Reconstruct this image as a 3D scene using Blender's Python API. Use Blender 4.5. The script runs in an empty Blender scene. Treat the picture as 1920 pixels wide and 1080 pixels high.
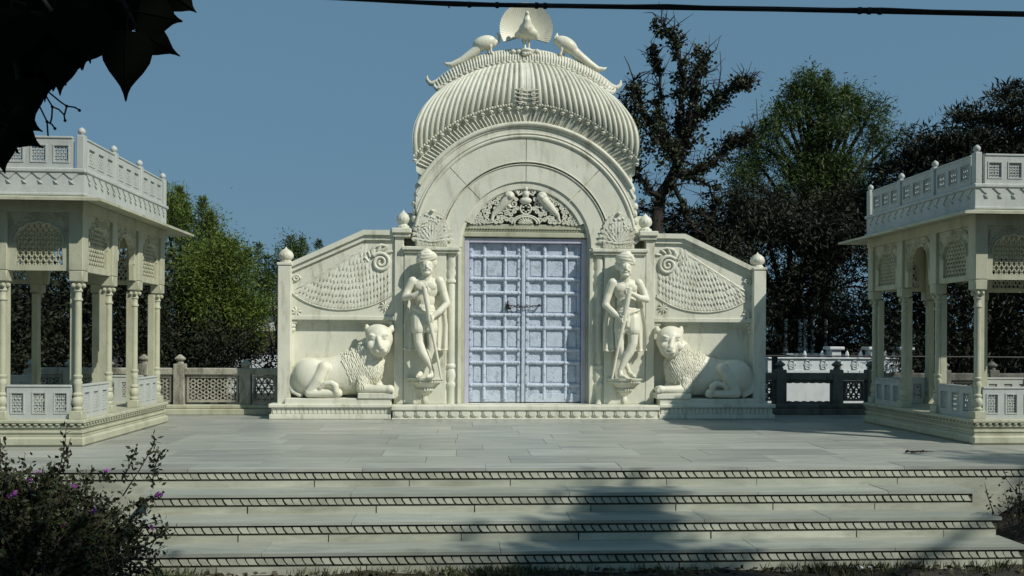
import bpy, math, random
import numpy as np
from mathutils import Vector, Matrix
from mathutils.bvhtree import BVHTree
random.seed(7)
rng = np.random.default_rng(11)
PI = math.pi
sc = bpy.context.scene
col = sc.collection
R_ = math.radians
# ------------------------------------------------------------------ camera
FPX, HOR = 1650.0, 636.0
PSI, RHO = R_(3.5), R_(0.3)
CAM = Vector((0, 0, 1.07))
F = Vector((math.sin(PSI), math.cos(PSI), 0))
R0 = Vector((math.cos(PSI), -math.sin(PSI), 0)); U0 = Vector((0, 0, 1))
RC = R0 * math.cos(RHO) + U0 * math.sin(RHO)
UC = -R0 * math.sin(RHO) + U0 * math.cos(RHO)
cam = bpy.data.cameras.new('camera'); cam_o = bpy.data.objects.new('camera', cam); col.objects.link(cam_o)
m = Matrix((RC, UC, -F)).transposed().to_4x4(); m.translation = CAM
cam_o.matrix_world = m
cam.sensor_width = 36; cam.lens = 36 * FPX / 1920; cam.shift_y = (HOR - 540) / 1920
cam.clip_start = 0.05; cam.clip_end = 3000
sc.camera = cam_o

def U(px, py, Y):
    """measured point of the photo at the depth plane y = Y"""
    d = F + RC * ((px - 960) / FPX) + UC * ((HOR - py) / FPX)
    return CAM + d * (Y / d.y)
def UX(px, Y, py=636): return U(px, py, Y).x
def UZ(py, Y, px=987): return U(px, py, Y).z

# ------------------------------------------------------------------ light
SUN = Vector((1.2, -1.0, 1.38)).normalized()
EL = math.asin(SUN.z); AZ = math.atan2(SUN.x, SUN.y)
w = bpy.data.worlds.new('World'); sc.world = w; w.use_nodes = True
nt = w.node_tree; bg = nt.nodes['Background']
sky = nt.nodes.new('ShaderNodeTexSky'); sky.sky_type = 'NISHITA'; sky.sun_disc = False
sky.sun_elevation = EL; sky.sun_rotation = AZ
sky.air_density = 1.0; sky.dust_density = 1.4; sky.ozone_density = 2.0; sky.altitude = 200
mx = nt.nodes.new('ShaderNodeMix'); mx.data_type = 'RGBA'; mx.inputs[0].default_value = 0.85
nt.links.new(sky.outputs[0], mx.inputs[6]); mx.inputs[7].default_value = (1.38, 2.78, 4.0, 1)
nt.links.new(mx.outputs[2], bg.inputs[0]); bg.inputs[1].default_value = 0.085
sun = bpy.data.lights.new('sun', 'SUN'); sun.energy = 3.95; sun.angle = R_(0.5); sun.color = (1, 0.955, 0.86)
sun_o = bpy.data.objects.new('sun', sun); col.objects.link(sun_o)
sun_o.rotation_euler = SUN.to_track_quat('Z', 'Y').to_euler()
sc.view_settings.view_transform = 'Standard'; sc.view_settings.look = 'None'
sc.view_settings.exposure = 0.0; sc.view_settings.gamma = 1
sc.cycles.max_bounces = 6; sc.cycles.use_denoising = True

# ------------------------------------------------------------------ materials
M = {}
def mat(name, base, alt=None, rough=0.6, scale=3.0, bump=0.15, bscale=40, stain=None, stain_amt=0.5, stain_scale=(2.5, 2.5, .8),
        island=0.0, spec=0.3, thr=(0.52, 0.72), translucent=0):
    mm = bpy.data.materials.new(name); mm.use_nodes = True
    t = mm.node_tree; N = t.nodes; Lk = t.links; b = N['Principled BSDF']
    b.inputs['Roughness'].default_value = rough; b.inputs['Specular IOR Level'].default_value = spec
    tc = N.new('ShaderNodeTexCoord')
    n1 = N.new('ShaderNodeTexNoise'); n1.inputs['Scale'].default_value = scale; n1.inputs['Detail'].default_value = 6
    n1.inputs['Roughness'].default_value = .65
    Lk.new(tc.outputs['Object'], n1.inputs['Vector'])
    mxx = N.new('ShaderNodeMix'); mxx.data_type = 'RGBA'
    mxx.inputs[6].default_value = (*base, 1); mxx.inputs[7].default_value = (*(alt or tuple(c * .8 for c in base)), 1)
    rp = N.new('ShaderNodeMapRange'); rp.inputs[1].default_value = .35; rp.inputs[2].default_value = .7
    Lk.new(n1.outputs['Fac'], rp.inputs[0]); Lk.new(rp.outputs[0], mxx.inputs[0])
    out = mxx.outputs[2]
    if stain:
        mp = N.new('ShaderNodeMapping'); mp.inputs['Scale'].default_value = stain_scale
        Lk.new(tc.outputs['Object'], mp.inputs[0])
        n2 = N.new('ShaderNodeTexNoise'); n2.inputs['Scale'].default_value = 2.2; n2.inputs['Detail'].default_value = 9
        n2.inputs['Roughness'].default_value = .72
        Lk.new(mp.outputs[0], n2.inputs['Vector'])
        r2 = N.new('ShaderNodeMapRange'); r2.inputs[1].default_value = thr[0]; r2.inputs[2].default_value = thr[1]
        r2.inputs[4].default_value = stain_amt
        Lk.new(n2.outputs['Fac'], r2.inputs[0])
        m2 = N.new('ShaderNodeMix'); m2.data_type = 'RGBA'; m2.inputs[7].default_value = (*stain, 1)
        Lk.new(r2.outputs[0], m2.inputs[0]); Lk.new(out, m2.inputs[6]); out = m2.outputs[2]
    if island:
        g = N.new('ShaderNodeNewGeometry')
        r3 = N.new('ShaderNodeMapRange'); r3.inputs[3].default_value = 1 - island; r3.inputs[4].default_value = 1 + island * .8
        Lk.new(g.outputs['Random Per Island'], r3.inputs[0])
        m3 = N.new('ShaderNodeVectorMath'); m3.operation = 'SCALE'
        Lk.new(out, m3.inputs[0]); Lk.new(r3.outputs[0], m3.inputs['Scale']); out = m3.outputs[0]
    Lk.new(out, b.inputs['Base Color'])
    if bump:
        n4 = N.new('ShaderNodeTexNoise'); n4.inputs['Scale'].default_value = bscale; n4.inputs['Detail'].default_value = 4
        Lk.new(tc.outputs['Object'], n4.inputs['Vector'])
        bp = N.new('ShaderNodeBump'); bp.inputs['Strength'].default_value = bump; bp.inputs['Distance'].default_value = .02
        Lk.new(n4.outputs['Fac'], bp.inputs['Height']); Lk.new(bp.outputs[0], b.inputs['Normal'])
    if translucent:
        tr = N.new('ShaderNodeBsdfTranslucent'); Lk.new(out, tr.inputs['Color'])
        ms = N.new('ShaderNodeMixShader'); ms.inputs[0].default_value = translucent
        Lk.new(b.outputs[0], ms.inputs[1]); Lk.new(tr.outputs[0], ms.inputs[2])
        Lk.new(ms.outputs[0], N['Material Output'].inputs['Surface'])
    M[name] = mm
    return mm
mat('marble', (.705, .71, .60), (.585, .595, .49), .5, 2.2, .10, 30, stain=(.25, .225, .14), stain_amt=.75, thr=(.52, .74), stain_scale=(3, 3, .7))
mat('marble_carved', (.705, .71, .605), (.56, .57, .47), .5, 4, .16, 45, stain=(.28, .25, .15), stain_amt=.7, thr=(.50, .74), stain_scale=(3, 3, 1))
mat('marble_statue', (.745, .74, .61), (.645, .64, .52), .42, 3, .05, 30, stain=(.34, .30, .18), stain_amt=.6, thr=(.53, .76))
mat('marble_yellow', (.475, .485, .365), (.38, .39, .28), .55, 3, .12, 40, stain=(.22, .20, .12), stain_amt=.6, thr=(.48, .70))
mat('marble_pale', (.49, .52, .49), (.41, .44, .42), .5, 3, .1, 40, stain=(.25, .25, .2), stain_amt=.5, thr=(.48, .70))
mat('joint', (.16, .15, .11), (.09, .085, .06), .9, 20, 0)
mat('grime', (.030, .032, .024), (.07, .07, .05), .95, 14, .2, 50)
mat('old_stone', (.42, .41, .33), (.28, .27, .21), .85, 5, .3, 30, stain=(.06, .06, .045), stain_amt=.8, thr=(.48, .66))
mat('old_stone_shaded', (.17, .17, .15), (.10, .10, .085), .85, 5, .3, 30, stain=(.05, .05, .04), stain_amt=.8, thr=(.48, .66))  # old stone again, with the right fence's shade put into its colour
mat('far_white', (.66, .70, .70), (.55, .6, .6), .7, 3, .1, 20, stain=(.3, .32, .3), stain_amt=.5)
mat('door_paint', (.54, .61, .70), (.44, .51, .60), .6, 11, .5, 50, stain=(.17, .175, .21), stain_amt=.5, stain_scale=(7, 7, 4), thr=(.53, .63))
mat('door_frame_paint', (.52, .52, .62), (.45, .45, .55), .5, 6, .1, 40, stain=(.25, .2, .2), stain_amt=.5)
mat('iron', (.035, .03, .03), None, .6, 20, .1)
mat('cable', (.012, .012, .013), None, .6, 30, .1)
mat('bark', (.075, .06, .045), (.03, .026, .02), .9, 8, .5, 30)
mat('bark_dark', (.030, .026, .022), (.014, .012, .01), .9, 8, .5, 30)
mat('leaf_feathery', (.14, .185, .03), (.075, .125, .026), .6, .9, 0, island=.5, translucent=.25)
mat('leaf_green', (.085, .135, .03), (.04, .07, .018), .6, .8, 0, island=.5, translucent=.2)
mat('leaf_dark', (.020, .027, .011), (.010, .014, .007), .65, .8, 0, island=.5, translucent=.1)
mat('leaf_ivy', (.040, .056, .022), (.026, .026, .014), .6, 1.5, 0, island=.5, translucent=.12)
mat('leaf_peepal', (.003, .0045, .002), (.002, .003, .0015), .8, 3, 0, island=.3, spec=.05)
mat('leaf_bush', (.030, .042, .013), (.022, .022, .011), .55, 4, 0, island=.6, translucent=.1)
mat('leaf_dry', (.07, .06, .03), (.03, .026, .016), .7, 6, 0, island=.6)
mat('petal', (.26, .05, .34), (.4, .09, .42), .5, 30, 0, island=.4)
mat('grass', (.05, .075, .02), (.08, .075, .03), .7, 2, 0, island=.6)
mat('soil', (.040, .034, .025), (.022, .02, .016), .95, 3, .9, 25, stain=(.05, .055, .02), stain_amt=.7, stain_scale=(1, 1, 1))
mat('paper', (.6, .6, .58), None, .8, 20, .2)
# slabs of veined grey marble: each slab has its own tone
def slab_mat(name, base, alt, island, warm):
    mm = mat(name, base, alt, .42, 1.3, .05, 25, stain=warm, stain_amt=.55, stain_scale=(.7, 2.6, 2.6), island=island, spec=.35, thr=(.46, .70))
    t = mm.node_tree; n1 = [n for n in t.nodes if n.type == 'TEX_NOISE'][0]
    tc = [n for n in t.nodes if n.type == 'TEX_COORD'][0]
    mp = t.nodes.new('ShaderNodeMapping'); mp.inputs['Scale'].default_value = (1.0, 5.5, 3)
    g = t.nodes.new('ShaderNodeNewGeometry'); sm = t.nodes.new('ShaderNodeMath'); sm.operation = 'MULTIPLY'; sm.inputs[1].default_value = 40
    cb = t.nodes.new('ShaderNodeCombineXYZ')
    t.links.new(g.outputs['Random Per Island'], sm.inputs[0]); t.links.new(sm.outputs[0], cb.inputs[0]); t.links.new(sm.outputs[0], cb.inputs[1])
    t.links.new(cb.outputs[0], mp.inputs['Location'])
    t.links.new(tc.outputs['Object'], mp.inputs[0]); t.links.new(mp.outputs[0], n1.inputs['Vector'])
    n1.inputs['Distortion'].default_value = .8
slab_mat('floor_slab', (.395, .41, .36), (.225, .245, .23), .17, (.36, .37, .29))
slab_mat('tread_slab', (.385, .41, .35), (.25, .275, .245), .17, (.25, .25, .18))
slab_mat('riser_slab', (.50, .52, .42), (.36, .38, .31), .14, (.13, .125, .085))

# ------------------------------------------------------------------ mesh builder
class MB:
    def __init__(s): s.v = []; s.f = []
    def add(s, vs, fs):
        o = len(s.v); s.v += [tuple(v) for v in vs]; s.f += [tuple(i + o for i in f) for f in fs]; return s
    def box(s, x0, x1, y0, y1, z0, z1):
        return s.add([(x0, y0, z0), (x1, y0, z0), (x1, y1, z0), (x0, y1, z0), (x0, y0, z1), (x1, y0, z1), (x1, y1, z1), (x0, y1, z1)],
                     [(0, 3, 2, 1), (4, 5, 6, 7), (0, 1, 5, 4), (1, 2, 6, 5), (2, 3, 7, 6), (3, 0, 4, 7)])
    def bbox(s, x0, x1, y0, y1, z0, z1, b=.008):
        """box with chamfered edges"""
        hx, hy, hz = abs(x1 - x0) / 2, abs(y1 - y0) / 2, abs(z1 - z0) / 2
        b = min(b, hx * .45, hy * .45, hz * .45); c = Vector(((x0 + x1) / 2, (y0 + y1) / 2, (z0 + z1) / 2))
        vs = []; idx = {}
        for sx in (-1, 1):
            for sy in (-1, 1):
                for sz in (-1, 1):
                    for k in range(3):
                        p = [hx - b, hy - b, hz - b]; p[k] += b
                        idx[(sx, sy, sz, k)] = len(vs); vs.append(c + Vector((sx * p[0], sy * p[1], sz * p[2])))
        fs = []
        S = (-1, 1)
        for k in range(3):
            a, d = (k + 1) % 3, (k + 2) % 3
            for sk in S:
                def key(sa, sd, kk=k):
                    t = [0, 0, 0]; t[k] = sk; t[a] = sa; t[d] = sd; return idx[(t[0], t[1], t[2], kk)]
                q = [key(-1, -1), key(1, -1), key(1, 1), key(-1, 1)]
                fs.append(q if sk > 0 else q[::-1])
        for k in range(3):
            a, d = (k + 1) % 3, (k + 2) % 3
            for sa in S:
                for sd in S:
                    def kk(sk, w):
                        t = [0, 0, 0]; t[k] = sk; t[a] = sa; t[d] = sd; return idx[(t[0], t[1], t[2], w)]
                    q = [kk(-1, a), kk(1, a), kk(1, d), kk(-1, d)]
                    fs.append(q[::-1] if sa * sd > 0 else q)
        for sx in S:
            for sy in S:
                for sz in S:
                    q = [idx[(sx, sy, sz, k)] for k in range(3)]
                    fs.append(q if sx * sy * sz > 0 else q[::-1])
        return s.add(vs, fs)
    def prism(s, poly, y0, y1):
        n = len(poly)
        A = sum(poly[i][0] * poly[(i + 1) % n][1] - poly[(i + 1) % n][0] * poly[i][1] for i in range(n))
        if A < 0: poly = poly[::-1]
        vs = [(x, y0, z) for x, z in poly] + [(x, y1, z) for x, z in poly]
        fs = [tuple(range(n)), tuple(range(2 * n - 1, n - 1, -1))]
        for i in range(n):
            j = (i + 1) % n; fs.append((j, i, n + i, n + j))
        return s.add(vs, fs)
    def lathe(s, prof, cx, cy, n=16, z0=0, sc=1, a0=0, lobes=0, amp=0):
        vs = []
        for r, z in prof:
            for i in range(n):
                a = a0 + 2 * PI * i / n; rr = r * (1 + (amp * abs(math.sin(lobes * a / 2)) if lobes else 0))
                vs.append((cx + sc * rr * math.cos(a), cy + sc * rr * math.sin(a), z0 + sc * z))
        k = len(prof); fs = []
        for j in range(k - 1):
            for i in range(n):
                i2 = (i + 1) % n; fs.append((j * n + i, j * n + i2, (j + 1) * n + i2, (j + 1) * n + i))
        fs.append(tuple(range(n - 1, -1, -1))); fs.append(tuple((k - 1) * n + i for i in range(n)))
        return s.add(vs, fs)
    def tube(s, pts, rad, n=8, flat=None):
        pts = [Vector(p) for p in pts]; k = len(pts)
        if not hasattr(rad, '__len__'): rad = [rad] * k
        vs = []; prev = None
        for i, p in enumerate(pts):
            t = (pts[min(i + 1, k - 1)] - pts[max(i - 1, 0)])
            t = t.normalized() if t.length > 1e-9 else Vector((0, 0, 1))
            if prev is None:
                a = Vector((0, 1, 0)) if abs(t.y) < .9 else Vector((1, 0, 0))
                prev = (a - t * a.dot(t)).normalized()
            else:
                q = prev - t * prev.dot(t)
                prev = q.normalized() if q.length > 1e-6 else prev
            b = t.cross(prev)
            for j in range(n):
                a = 2 * PI * j / n
                vs.append(p + prev * (rad[i] * math.cos(a)) + b * (rad[i] * math.sin(a)))
        fs = []
        for i in range(k - 1):
            for j in range(n):
                j2 = (j + 1) % n; fs.append((i * n + j, i * n + j2, (i + 1) * n + j2, (i + 1) * n + j))
        fs.append(tuple(range(n - 1, -1, -1))); fs.append(tuple((k - 1) * n + j for j in range(n)))
        return s.add(vs, fs)
    def ell(s, c, r, nu=10, nv=6, rot=None):
        if not hasattr(r, '__len__'): r = (r, r, r)
        c = Vector(c); vs = []
        for j in range(1, nv):
            ph = PI * j / nv
            for i in range(nu):
                a = 2 * PI * i / nu
                p = Vector((r[0] * math.sin(ph) * math.cos(a), r[1] * math.sin(ph) * math.sin(a), -r[2] * math.cos(ph)))
                vs.append(p)
        vs.append(Vector((0, 0, -r[2]))); vs.append(Vector((0, 0, r[2])))
        if rot is not None: vs = [rot @ p for p in vs]
        vs = [p + c for p in vs]
        fs = []
        for j in range(nv - 2):
            for i in range(nu):
                i2 = (i + 1) % nu; fs.append((j * nu + i, j * nu + i2, (j + 1) * nu + i2, (j + 1) * nu + i))
        b, t = (nv - 1) * nu, (nv - 1) * nu + 1
        for i in range(nu):
            i2 = (i + 1) % nu; fs.append((i2, i, b)); fs.append(((nv - 2) * nu + i, (nv - 2) * nu + i2, t))
        return s.add(vs, fs)
    def caps(s, pts, rad):
        """chain of round limbs: tube with ball joints (to be fused by remeshing)"""
        if not hasattr(rad, '__len__'): rad = [rad] * len(pts)
        for i in range(len(pts) - 1):
            s.tube([pts[i], pts[i + 1]], [rad[i], rad[i + 1]], 12)
        for p, r in zip(pts, rad): s.ell(p, r, 12, 8)
        return s
    def grid(s, P, nu, nv, closed=False):
        vs = [P(i / nu, j / nv) for j in range(nv + 1) for i in range(nu + 1)]
        fs = [(j * (nu + 1) + i, j * (nu + 1) + i + 1, (j + 1) * (nu + 1) + i + 1, (j + 1) * (nu + 1) + i) for j in range(nv) for i in range(nu)]
        return s.add(vs, fs)
    def arc(s, cx, cz, r0, r1, y0, y1, a0, a1, n=32, xlim=None):
        """ring segment in the xz plane from y0 (front) to y1 (back)"""
        vs = []
        for i in range(n + 1):
            a = a0 + (a1 - a0) * i / n; ca, sa = math.cos(a), math.sin(a)
            R = r1
            if xlim and abs(ca) > 1e-6: R = min(r1, xlim / abs(ca)); R = max(R, r0 + .001)
            for (r, y) in ((r0, y0), (R, y0), (R, y1), (r0, y1)):
                vs.append((cx + r * ca, y, cz + r * sa))
        fs = []
        for i in range(n):
            for k in range(4):
                k2 = (k + 1) % 4; fs.append((i * 4 + k, i * 4 + k2, i * 4 + 4 + k2, i * 4 + 4 + k))
        fs.append((3, 2, 1, 0)); e = n * 4; fs.append((e, e + 1, e + 2, e + 3))
        return s.add(vs, fs)
    def leafplate(s, c, ax, wid, nrm, L, W, H):
        """raised tongue / feather: c root, ax direction, nrm outward"""
        c, ax, wid, nrm = Vector(c), Vector(ax).normalized(), Vector(wid).normalized(), Vector(nrm).normalized()
        prof = [(0, .55), (.35, 1), (.7, .9), (.92, .5), (1, .05)]
        vs = []
        for t, wd in prof:
            h = H * (.45 + .75 * t if t < .95 else .9)
            vs += [c + ax * (L * t) - wid * (W * wd / 2), c + ax * (L * t) + nrm * h, c + ax * (L * t) + wid * (W * wd / 2)]
        fs = []
        for i in range(len(prof) - 1):
            for k in range(2): fs.append((i * 3 + k, i * 3 + k + 1, i * 3 + 4 + k, i * 3 + 3 + k))
        e = (len(prof) - 1) * 3
        # skirt so that the tongue casts an edge
        b = len(vs); vs += [vs[e] - nrm * H, vs[e + 2] - nrm * H]
        return s.add(vs, fs)
    def mesh(s, name, mirror=None, off=(0, 0, 0)):
        v = np.array(s.v, dtype=float).reshape(-1, 3); f = s.f
        if mirror is not None: v[:, 0] = 2 * mirror - v[:, 0]; f = [t[::-1] for t in f]
        v -= np.array(off)
        me = bpy.data.meshes.new(name); me.from_pydata(v.tolist(), [], [list(t) for t in f]); me.validate(); me.update()
        return me
    def build(s, name, m, parent=None, smooth=False, angle=38, mirror=None):
        off = root_loc(parent)
        me = s.mesh(name, mirror, off)
        return link(name, me, m, parent, smooth, angle)
def root_loc(p):
    if p is None: return (0, 0, 0)
    while p.parent: p = p.parent
    return tuple(p.location)
def link(name, me, m, parent=None, smooth=False, angle=38):
    if not me.materials: me.materials.append(M[m])
    if smooth:
        me.polygons.foreach_set('use_smooth', [True] * len(me.polygons))
        if angle: me.set_sharp_from_angle(angle=R_(angle))
    o = bpy.data.objects.new(name, me); col.objects.link(o)
    if parent: o.parent = parent
    return o
def remesh(mb, name, m, parent=None, voxel=.01, smooth=3, mirror=None, local=False):
    me = mb.mesh('tmp', mirror, (0, 0, 0) if local else root_loc(parent))
    o = bpy.data.objects.new('tmp', me); col.objects.link(o)
    r = o.modifiers.new('r', 'REMESH'); r.mode = 'VOXEL'; r.voxel_size = voxel
    if smooth:
        q = o.modifiers.new('s', 'SMOOTH'); q.iterations = smooth; q.factor = .5
    bpy.context.view_layer.update()
    dg = bpy.context.evaluated_depsgraph_get()
    me2 = bpy.data.meshes.new_from_object(o.evaluated_get(dg)); me2.name = name
    bpy.data.objects.remove(o); bpy.data.meshes.remove(me)
    me2.materials.clear()
    return link(name, me2, m, parent, True, None)
def npmesh(name, verts, nper, m, parent=None):
    """faces of nper corners each, verts array (n*nper,3)"""
    verts = np.asarray(verts, dtype=np.float32).reshape(-1, 3) - np.array(root_loc(parent), dtype=np.float32)
    n = len(verts) // nper
    me = bpy.data.meshes.new(name); me.vertices.add(len(verts)); me.vertices.foreach_set('co', verts.ravel())
    me.loops.add(n * nper); me.loops.foreach_set('vertex_index', np.arange(n * nper, dtype=np.int32))
    me.polygons.add(n); me.polygons.foreach_set('loop_start', np.arange(0, n * nper, nper, dtype=np.int32))
    me.update(calc_edges=True)
    return link(name, me, m, parent)
def tag(o, label, cat, group=None):
    o['label'] = label; o['category'] = cat
    if group: o['group'] = group
    return o
def struct(o): o['kind'] = 'structure'; return o
def thing(name, loc, label, cat, group=None):
    o = bpy.data.objects.new(name, None); col.objects.link(o); o.location = loc; o.empty_display_size = .2
    return tag(o, label, cat, group)
def copy_tree(o, parent=None):
    c = o.copy(); col.objects.link(c); c.parent = parent
    for ch in list(o.children): copy_tree(ch, c)
    return c
def lerp(a, b, t): return a + (b - a) * t
def spiral(cx, cz, y, R, turns, a0, sgn=1, n=28, rmin=.15):
    return [(cx + R * lerp(1, rmin, i / n) * math.cos(a0 + sgn * 2 * PI * turns * i / n), y,
             cz + R * lerp(1, rmin, i / n) * math.sin(a0 + sgn * 2 * PI * turns * i / n)) for i in range(n + 1)]

GX = 0.915      # axis of the gate
S12 = 1 / 137.3  # metres per photo pixel at the gate face

# ================================================================== SETTING
def ground():
    xs = np.concatenate([[-400, -120, -40, -16], np.arange(-8, 9.01, .16), [16, 40, 120, 400]])
    ys = np.concatenate([[-120, -40, -10], np.arange(0, 7.7, .14), [9, 12, 16, 30, 80, 250, 800]])
    vs = []
    for y in ys:
        for x in xs:
            z = -.605
            if -8 < x < 9 and 0 < y < 7.7:
                z += .02 * math.sin(x * 7.3 + y * 3) * math.sin(y * 9 - x * 2) + random.uniform(-.012, .012)
                k = max(0, min(1, (x - 4.25) / .9)) * max(0, min(1, (y - 5.9) / .9)); z += .42 * k * k * (3 - 2 * k)
                k = max(0, min(1, (-2.5 - x) / .7)) * max(0, min(1, (y - 5.6) / 1.0)); z += .34 * k * k * (3 - 2 * k)
            vs.append((x, y, z))
    n = len(xs)
    fs = [(j * n + i, j * n + i + 1, (j + 1) * n + i + 1, (j + 1) * n + i) for j in range(len(ys) - 1) for i in range(n - 1)]
    b = MB(); b.add(vs, fs); struct(b.build('ground', 'soil', smooth=True, angle=60))
ground()
Y1, TR, RS = 7.30, .33, .15     # terrace edge, tread, riser
SXL, SXR = -2.45, 4.25
TXL, TXR, TYB = -13.0, 14.0, 12.75
def slabs_flat(b, x0, x1, y0, y1, z, depth, lo, hi, th=.03, gap=.004, jit=.0015):
    y = y0
    while y < y1 - .02:
        y2 = min(y + depth, y1); x = x0 - (random.uniform(0, hi) if x1 - x0 > 8 else 0)
        while x < x1 - .02:
            x2 = min(x + random.uniform(lo, hi), x1)
            if x1 - x2 < lo * .35: x2 = x1
            dz = random.uniform(-jit, jit)
            b.box(max(x, x0) + gap / 2, x2 - gap / 2, y + gap / 2, y2 - gap / 2, z - th, z + dz)
            x = x2
        y = y2
def terrace():
    b = MB(); slabs_flat(b, TXL, TXR, Y1 + .30, TYB, 0, .46, .62, 1.25)
    slabs_flat(b, TXL, TXR, Y1 - .012, Y1 + .30, 0, .34, 1.0, 1.5, th=.024)
    o = struct(b.build('terrace', 'floor_slab'))
    c = MB(); c.box(TXL, TXR, Y1 + .012, TYB, -.7, -.006); c.build('terrace_bed', 'joint', o)
def nosing(b, g, x0, x1, y, ztop):
    """carved rope moulding under a tread: slanted lozenges on a dirty groove"""
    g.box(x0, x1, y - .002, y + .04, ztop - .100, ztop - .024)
    sp = .066; x = x0 + .01
    while x < x1 - .06:
        h0, h1 = ztop - .083, ztop - .040; s_ = .026 + random.uniform(-.005, .005); gp = .013 + random.uniform(-.003, .004)
        n = 4; xs = [s_ * (1 - t / n) ** 1.6 for t in range(n + 1)]
        poly = [(x + xs[t], lerp(h0, h1, t / n)) for t in range(n + 1)] + [(x + sp - gp + xs[t], lerp(h0, h1, t / n)) for t in range(n, -1, -1)]
        poly = [(min(px, x1), pz) for px, pz in poly]
        b.prism(poly, y - .010 + random.uniform(-.002, .003), y + .003)
        x += sp
def risers(b, x0, x1, y, z0, z1):
    x = x0
    while x < x1 - .02:
        x2 = min(x + random.uniform(.55, 1.35), x1)
        if x1 - x2 < .2: x2 = x1
        d = random.uniform(-.003, .003); g_ = random.uniform(.002, .007); b.box(x + g_, x2 - g_, y + d, y + .06, z0, z1); x = x2
terrace()
def steps():
    tr, ri, ro, gr = MB(), MB(), MB(), MB()
    nosing(ro, gr, TXL, TXR, Y1 + .010, 0); risers(ri, TXL, TXR, Y1 + .003, -.7, -.100)
    for k in (1, 2, 3):
        z = -RS * k; y = Y1 - TR * k
        slabs_flat(tr, SXL, SXR, y - .012, y + TR + .04, z, TR + .1, .9, 1.9, th=.024, jit=.003)
        nosing(ro, gr, SXL + .03, SXR - .03, y + .010, z); risers(ri, SXL + .04, SXR - .04, y + .003, -.7, z - .100)
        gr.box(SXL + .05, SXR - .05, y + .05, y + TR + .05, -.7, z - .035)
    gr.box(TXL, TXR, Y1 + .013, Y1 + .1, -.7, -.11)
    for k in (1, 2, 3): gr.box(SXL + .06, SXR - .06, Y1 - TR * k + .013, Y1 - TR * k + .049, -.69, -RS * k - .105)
    o = struct(ri.build('steps', 'riser_slab'))
    tr.build('tread', 'tread_slab', o); ro.build('rope_moulding', 'riser_slab', o); gr.build('groove', 'grime', o)
steps()

# ================================================================== GATE
YF = 12.0
ACX, ACZ = GX, UZ(464, YF)
px2 = lambda p: p * S12
gate = thing('gateway', (GX, YF, 0), 'white marble gateway with ribbed dome over a pale lilac double door', 'gateway')
ZP = UZ(760, 11.72)          # top of the plinth
XPL = UX(735, 11.7)
def gate_plinth():
    b = MB(); xl, xr = XPL, 2 * GX - XPL
    b.bbox(xl - .01, xr + .01, 11.69, 12.95, ZP - .07, ZP, .012)
    b.box(xl + .01, xr - .01, 11.735, 12.95, 0, ZP - .07)
    b.bbox(xl, xr, 11.70, 11.76, 0, .018, .004)
    n = 24; sp = (xr - xl - .02) / n
    for i in range(n):
        cx = xl + .01 + sp * (i + .5); w2 = sp * .45; zt, zb = ZP - .075, .02
        poly = [(cx - w2, zt), (cx - w2, lerp(zt, zb, .55)), (cx - w2 * .6, lerp(zt, zb, .82)), (cx, zb), (cx + w2 * .6, lerp(zt, zb, .82)),
                (cx + w2, lerp(zt, zb, .55)), (cx + w2, zt)]
        b.prism(poly, 11.712, 11.737)
        b.prism([(lerp(cx, x, .72), lerp((zt + zb) / 2 + .02, z, .72)) for x, z in poly], 11.704, 11.714)
    b.build('plinth', 'marble', gate)
gate_plinth()
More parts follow.
